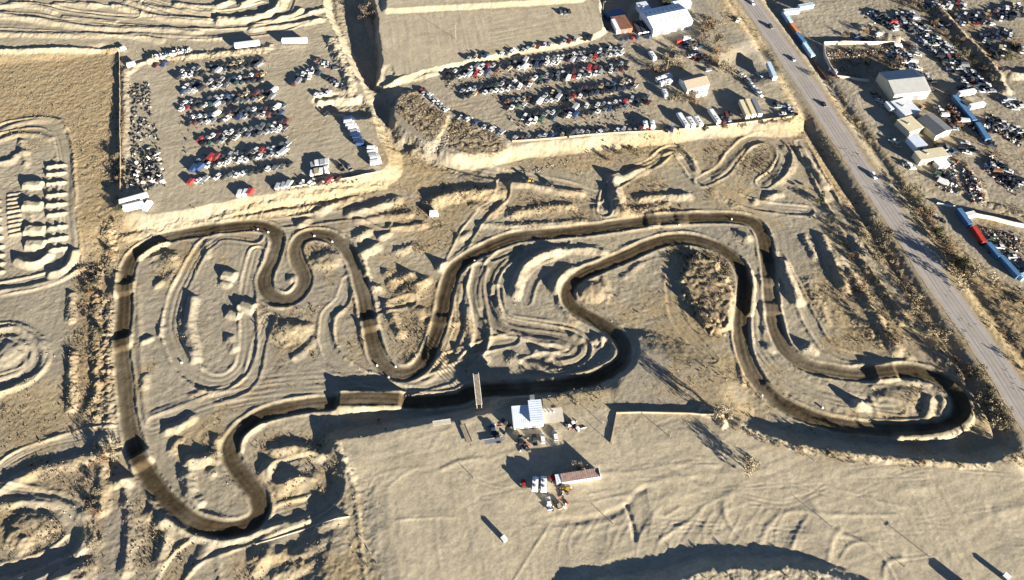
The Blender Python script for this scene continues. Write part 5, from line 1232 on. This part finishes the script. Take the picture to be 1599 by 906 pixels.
def crown_mesh(kind, seed, n, leaf):
    r = np.random.default_rng(seed); v, f = [], []
    nb = 9; c = r.normal(size=(nb, 3))*[.45, .45, .28]+[0, 0, .62]; rad = r.uniform(.20, .42, nb)
    for i in range(n):
        k = r.integers(nb); d = r.normal(size=3); d /= np.linalg.norm(d); p = c[k]+d*rad[k]*r.random()**.4
        if p[2] < .08: continue
        a = r.normal(size=3); a /= np.linalg.norm(a); b = np.cross(a, r.normal(size=3)); b /= np.linalg.norm(b); s = leaf*r.uniform(.6, 1.4); o = len(v)
        v += [p-a*s, p+b*s*.7, p+a*s, p-b*s*.7]; f.append((o, o+1, o+2, o+3))
    me = bpy.data.meshes.new('crown'); me.from_pydata([tuple(q) for q in v], [], f); me.materials.append(LM[kind]); return me
def trunk_mesh(seed):
    r = random.Random(seed); m = MB(); m.cyl((0, 0, -.08), (0, 0, .35), .055, .04, n=7)
    for k in range(6):
        a = k*1.05+r.uniform(-.3, .3); e = (math.cos(a)*.42, math.sin(a)*.42, r.uniform(.55, .95)); m.cyl((0, 0, r.uniform(.12, .34)), e, .028, .008, n=5)
        for j in range(2):
            q = Vector(e)*.6; m.cyl(q, (e[0]*1.2+r.uniform(-.2, .2), e[1]*1.2+r.uniform(-.2, .2), e[2]+r.uniform(0, .25)), .012, .004, n=4)
    return m.mesh('trunk', bark)
CROWNS = {(k, s): crown_mesh(k, s*7+i, {'bare': 420, 'dark': 900}.get(k, 650), {'bare': .046}.get(k, .062)) for i, k in enumerate(LM) for s in range(3)}
TRUNKS = [trunk_mesh(s) for s in range(3)]
def plant(label, px, py, h, kind, name='shrub', cat='shrub', spread=1.0, group=None):
    c = at(px, py); t = thing(name, label, cat, c-Vector((0, 0, .1)), random.uniform(0, 6.3), group); s = random.randrange(3)
    a = part('trunk', TRUNKS[s], t); b = part('crown', CROWNS[kind, s], t)
    t.scale = (h*spread, h*spread, h); return t
W = {'straw': 'straw coloured', 'olive': 'olive', 'dark': 'dark green', 'bare': 'bare grey', 'russet': 'russet'}
for lab, x, y, h, k, sp in (('yellow tufted tree casting long shadow below the start wall', 1165, 733, 6.5, 'straw', .8), ('bare shrub standing behind the red roofed mobile home', 903, 733, 4.5, 'bare', 1), ('round dark bush at the weedy corner near the highway', 1279, 318, 3.6, 'dark', 1.2),
    ('yellow tree right of the highway shading the asphalt', 1512, 436, 9, 'straw', .8), ('dark green tree behind the skylit warehouse', 1038, 10, 7, 'dark', 1.1), ('olive tree at the right end of the skylit warehouse', 1118, 70, 7, 'olive', .8), ('grey bare tree on the lot edge over the shaded ditch', 574, 26, 7, 'bare', 1.3),
    ('tall straw coloured tree at the right end of the timber start wall', 1122, 652, 9.5, 'straw', .42), ('pale bare tree left of the ditch road bend', 584, 30, 5, 'bare', 1.2), ('russet shrub by the left edge of the dark track corner', 165, 722, 4.5, 'russet', .9), ('straw shrub at the left of the track corner shade', 180, 712, 3.5, 'straw', 1.0)):
    plant(lab, x, y, h, k, 'tree' if h > 4 else 'shrub', 'tree' if h > 4 else 'shrub', sp)
where = [
 ('in the hedge right of the highway', ((1420, 300), (1430, 316), (1440, 328), (1447, 340), (1455, 352), (1462, 364), (1470, 378), (1478, 390), (1486, 402), (1494, 414), (1500, 426)), ('olive', 'dark', 'olive', 'russet'), (3, 5.5)),
 ('in the shrub belt left of the highway', ((1366, 350), (1374, 360), (1382, 372), (1378, 388), (1390, 400), (1398, 414), (1404, 428), (1412, 440), (1420, 456), (1430, 470), (1438, 484), (1442, 498), (1452, 508), (1462, 520), (1470, 532), (1478, 545), (1460, 545), (1446, 524), (1420, 490), (1406, 470), (1392, 446), (1372, 408), (1350, 372)), ('straw', 'bare', 'olive', 'straw'), (2.5, 4.5)),
 ('beside the far corner of the big loop', ((1530, 594), (1538, 606), (1546, 618), (1553, 632), (1560, 645), (1567, 656), (1545, 648), (1552, 664), (1522, 584), (1536, 632)), ('olive', 'straw', 'olive'), (3, 5)),
 ('on the verge by the lower highway', ((1490, 560), (1500, 572), (1512, 580), (1480, 566), (1500, 590), (1590, 704), (1580, 716), (1570, 722), (1596, 716)), ('russet', 'straw', 'bare'), (1.8, 3.2)),
 ('on the weedy ridges of the east infield', ((1290, 350), (1302, 366), (1316, 384), (1330, 402), (1326, 430), (1344, 452), (1360, 470), (1376, 492), (1350, 420), (1366, 440), (1338, 380), (1384, 520), (1400, 530), (1310, 340), (1320, 356)), ('olive', 'dark', 'russet', 'straw'), (1.8, 3.4)),
 ('around the trees and house of the middle scrapyard', ((1010, 106), (1026, 112), (1050, 100), (1062, 106), (1066, 88), (1050, 78), (1040, 96), (1080, 74), (1096, 66), (1108, 50), (1104, 38), (1120, 84), (1114, 100), (1128, 110), (1140, 116), (1060, 156), (1048, 158), (1070, 160), (1082, 158), (1124, 40)), ('olive', 'straw', 'russet', 'bare'), (3, 6)),
 ('along the lower fence of the middle scrapyard', ((1100, 204), (1130, 200), (1160, 198), (1190, 194), (1210, 192), (1228, 190), (956, 238), (966, 242), (984, 236), (996, 240), (950, 250)), ('russet', 'olive', 'dark'), (1.6, 3)),
 ('in the walled lot across the highway', ((1310, 84), (1330, 82), (1346, 92), (1352, 100), (1372, 92), (1384, 98), (1392, 104), (1368, 80), (1400, 96), (1322, 58), (1350, 52)), ('olive', 'russet', 'dark'), (1.8, 3.4)),
 ('on the dark strip beside the long column', ((1440, 20), (1458, 40), (1476, 56), (1490, 72), (1506, 86), (1520, 100), (1534, 112), (1546, 124), (1430, 8), (1500, 66), (1580, 70), (1590, 82), (1572, 88)), ('olive', 'dark', 'russet'), (2.4, 4.2)),
 ('on the verge right of the grey workshop drive', ((1300, 136), (1312, 150), (1318, 158), (1296, 128), (1340, 196), (1348, 210), (1356, 222), (1330, 186), (1270, 118)), ('straw', 'olive'), (1.6, 2.8)),
 ('in the dry strip left of the dark track', ((160, 430), (150, 444), (166, 470), (142, 462), (160, 520), (150, 560), (166, 600), (140, 450), (176, 400), (182, 250), (184, 280), (182, 310), (186, 330), (180, 350), (152, 700), (148, 730), (156, 770), (150, 800), (146, 850)), ('olive', 'russet', 'straw', 'dark'), (1.5, 3.2)),
 ('on the infield brush island inside the loop', ((1082, 424), (1122, 416), (1130, 440), (1112, 492), (1084, 462), (1106, 450)), ('bare', 'olive', 'straw'), (1.0, 1.8)),
 ('on the grassy bank behind the pit building', ((876, 622), (892, 618), (908, 616), (922, 618), (936, 614), (900, 628)), ('straw', 'bare'), (1.6, 2.6)),
 ('on the weedy edge below the big loop', ((1152, 668), (1172, 680), (1190, 688), (1216, 696), (1250, 704), (1300, 710), (1390, 718), (1440, 724), (1500, 728), (1536, 730), (1120, 650), (1128, 662)), ('russet', 'olive', 'straw'), (1.2, 2.2)),
 ('on the high bank at the bottom edge', ((1100, 902), (1140, 900), (1185, 899), (1230, 901), (1275, 905)), ('straw', 'olive', 'russet'), (.8, 1.4)),
 ('in the rough field right of the highway', ((1540, 460), (1560, 480), (1580, 500), (1566, 520), (1590, 540), (1594, 470), (1556, 448), (1576, 560), (1530, 446), (1600, 580)), ('russet', 'straw', 'olive'), (1.2, 2.2)),
 ('on the weedy islands by the creek bed', ((622, 190), (636, 176), (650, 186), (664, 198), (650, 166), (676, 206), (720, 206), (742, 216), (760, 222), (734, 230)), ('bare', 'straw'), (1.2, 2.0)),
]
for w_, ps, ks, (h0, h1) in where:
    wide = max(p[0] for p in ps)-min(p[0] for p in ps) > 1.3*(max(p[1] for p in ps)-min(p[1] for p in ps)); end = 'left' if wide else 'top'
    for k, (x, y) in enumerate(sorted(ps, key=lambda p: p[0] if wide else p[1])):
        kd = ks[k % len(ks)]; h = random.uniform(h0, h1)
        plant(f'{W[kd]} {"tree" if h > 4.2 else "shrub"}, {ordinal(k+1)} from {end} {w_}', x, y, h, kd, 'tree' if h > 4.2 else 'shrub', 'tree' if h > 4.2 else 'shrub', random.uniform(.75, 1.2), 'plants '+w_)

def tufts(name, label, dens, n, kind, s0, s1, seed, box=(-380, 400, 55, 465)):
    """ground cover nobody could count: small tufts of blades over the weedy ground"""
    r = np.random.default_rng(seed); v, f = [], []; k = 0; w = window(box[0], box[2], box[1], box[3]); D = dens[w]; xs, ys = gx[w[1]], gy[w[0]]
    p = D.ravel().astype(float)
    cell = np.outer(np.gradient(ys), np.gradient(xs)).ravel(); p *= cell; p /= p.sum(); idx = r.choice(len(p), n, p=p)
    jj, ii = np.divmod(idx, len(xs)); x = xs[ii]+r.uniform(-.3, .3, n); y = ys[jj]+r.uniform(-.3, .3, n); z = Z[w][jj, ii]-.05
    s = r.uniform(s0, s1, n)*r.choice([.7, 1, 1.5], n); V = np.empty((n, 4, 3, 3)); a0 = r.uniform(0, 6.3, n)
    for b in range(4):
        a = a0+b*1.57+r.uniform(-.4, .4, n); lean = r.uniform(.2, .9, n)
        V[:, b, 0] = np.stack([x-np.sin(a)*s*.45, y+np.cos(a)*s*.45, z], 1); V[:, b, 1] = np.stack([x+np.sin(a)*s*.45, y-np.cos(a)*s*.45, z], 1)
        V[:, b, 2] = np.stack([x+np.cos(a)*s*lean, y+np.sin(a)*s*lean, z+s*r.uniform(.6, 1.1, n)], 1)
    me = bpy.data.meshes.new(name); me.vertices.add(n*12); me.vertices.foreach_set('co', V.astype(np.float32).ravel()); me.loops.add(n*12); me.loops.foreach_set('vertex_index', np.arange(n*12, dtype=np.int32))
    me.polygons.add(n*4); me.polygons.foreach_set('loop_start', np.arange(0, n*12, 3, dtype=np.int32)); me.update(calc_edges=True); me.materials.append(LM[kind])
    o = bpy.data.objects.new(name, me); COL.objects.link(o); o['kind'] = 'stuff'; tag(o, label, 'brush'); return o
patch = np.clip(.5+.9*noise(9, 201)+.5*noise(3, 203), 0, 1.6)
tufts('dry_grass', 'dry golden grass tufts over banks, verges and field', GRASS*patch*(MUD < .1), 20000, 'straw', .16, .38, 21)
tufts('dry_brush', 'dark dry brush over weedy islands, strips and ridges', (BRUSH**1.5)*patch*(MUD < .1), 15000, 'bare', .2, .48, 22)
tufts('russet_weeds', 'russet weeds scattered among the dirt mounds', (BRUSH+.3*GRASS)*patch**3*(MUD < .1), 5000, 'olive', .3, .7, 23)

def stones(name, label, dens, n, seed):
    r = np.random.default_rng(seed); w = window(-380, 55, 400, 465); D = dens[w]; xs, ys = gx[w[1]], gy[w[0]]
    p = D.ravel()*np.outer(np.gradient(ys), np.gradient(xs)).ravel(); p = p/p.sum(); idx = r.choice(len(p), n, p=p); jj, ii = np.divmod(idx, len(xs))
    c = np.stack([xs[ii]+r.uniform(-.3, .3, n), ys[jj]+r.uniform(-.3, .3, n), Z[w][jj, ii]], 1); s = r.uniform(.08, .28, n)*r.choice([1, 1, 1.8], n)
    b = np.array([(1, 0, 0), (-1, 0, 0), (0, 1, 0), (0, -1, 0), (0, 0, .8), (0, 0, -.6)], float); T = np.array([(0, 2, 4), (2, 1, 4), (1, 3, 4), (3, 0, 4), (2, 0, 5), (1, 2, 5), (3, 1, 5), (0, 3, 5)])
    V = c[:, None]+s[:, None, None]*(b[None]*r.uniform(.6, 1.3, (n, 6, 3))); F = (np.arange(n)[:, None, None]*6+T[None]).reshape(-1)
    me = bpy.data.meshes.new(name); me.vertices.add(n*6); me.vertices.foreach_set('co', V.astype(np.float32).ravel()); me.loops.add(len(F)); me.loops.foreach_set('vertex_index', F.astype(np.int32))
    me.polygons.add(n*8); me.polygons.foreach_set('loop_start', np.arange(0, len(F), 3, dtype=np.int32)); me.update(calc_edges=True); me.materials.append(par)
    o = bpy.data.objects.new(name, me); COL.objects.link(o); o['kind'] = 'stuff'; tag(o, label, 'stones')
stones('loose_stones', 'loose pale stones scattered over banks, infield and yards', (.04+sl*3+.3*BRUSH)*(MUD < .2)*(LIGHT < .5)*patch, 5000, 31)
SKY_STRENGTH, EXPOSURE = .05, 2.18
# ------------------------------------------------------------------ light, sky, camera
SUN_EL, SUN_AZ = math.radians(11.5), (.70, -.714)      # direction towards the sun on the ground plane
w = bpy.data.worlds.new('World'); scene.world = w; w.use_nodes = True
nt = w.node_tree; bg = nt.nodes['Background']
sky = nt.nodes.new('ShaderNodeTexSky'); sky.sky_type = 'NISHITA'; sky.sun_disc = False
sky.sun_elevation = SUN_EL; sky.sun_rotation = math.atan2(SUN_AZ[0], SUN_AZ[1])
sky.altitude = 1900; sky.air_density = .46; sky.dust_density = .05; sky.ozone_density = 1.0
nt.links.new(sky.outputs[0], bg.inputs[0]); bg.inputs[1].default_value = SKY_STRENGTH
sd = bpy.data.lights.new('sun', 'SUN'); sd.energy = 5.0; sd.angle = math.radians(.5); sd.color = (1, .925, .79)
so = bpy.data.objects.new('sun', sd); COL.objects.link(so)
dirv = Vector((SUN_AZ[0]*math.cos(SUN_EL), SUN_AZ[1]*math.cos(SUN_EL), math.sin(SUN_EL)))
so.rotation_euler = dirv.to_track_quat('Z', 'Y').to_euler(); so.location = (0, 0, 400)
cd = bpy.data.cameras.new('camera'); cd.sensor_width = 36; cd.angle = 2*math.atan(799.5/FPX); cd.clip_start = 1; cd.clip_end = 20000
co_ = bpy.data.objects.new('camera', cd); COL.objects.link(co_); co_.location = (0, 0, HCAM); co_.rotation_euler = (math.pi/2-PITCH, 0, 0)
scene.camera = co_
vs = scene.view_settings; vs.view_transform = 'Standard'; vs.look = 'None'; vs.gamma = 1; vs.use_curve_mapping = False; vs.exposure = EXPOSURE
scene.cycles.max_bounces = 4; scene.cycles.diffuse_bounces = 2; scene.cycles.glossy_bounces = 2
make_ground()
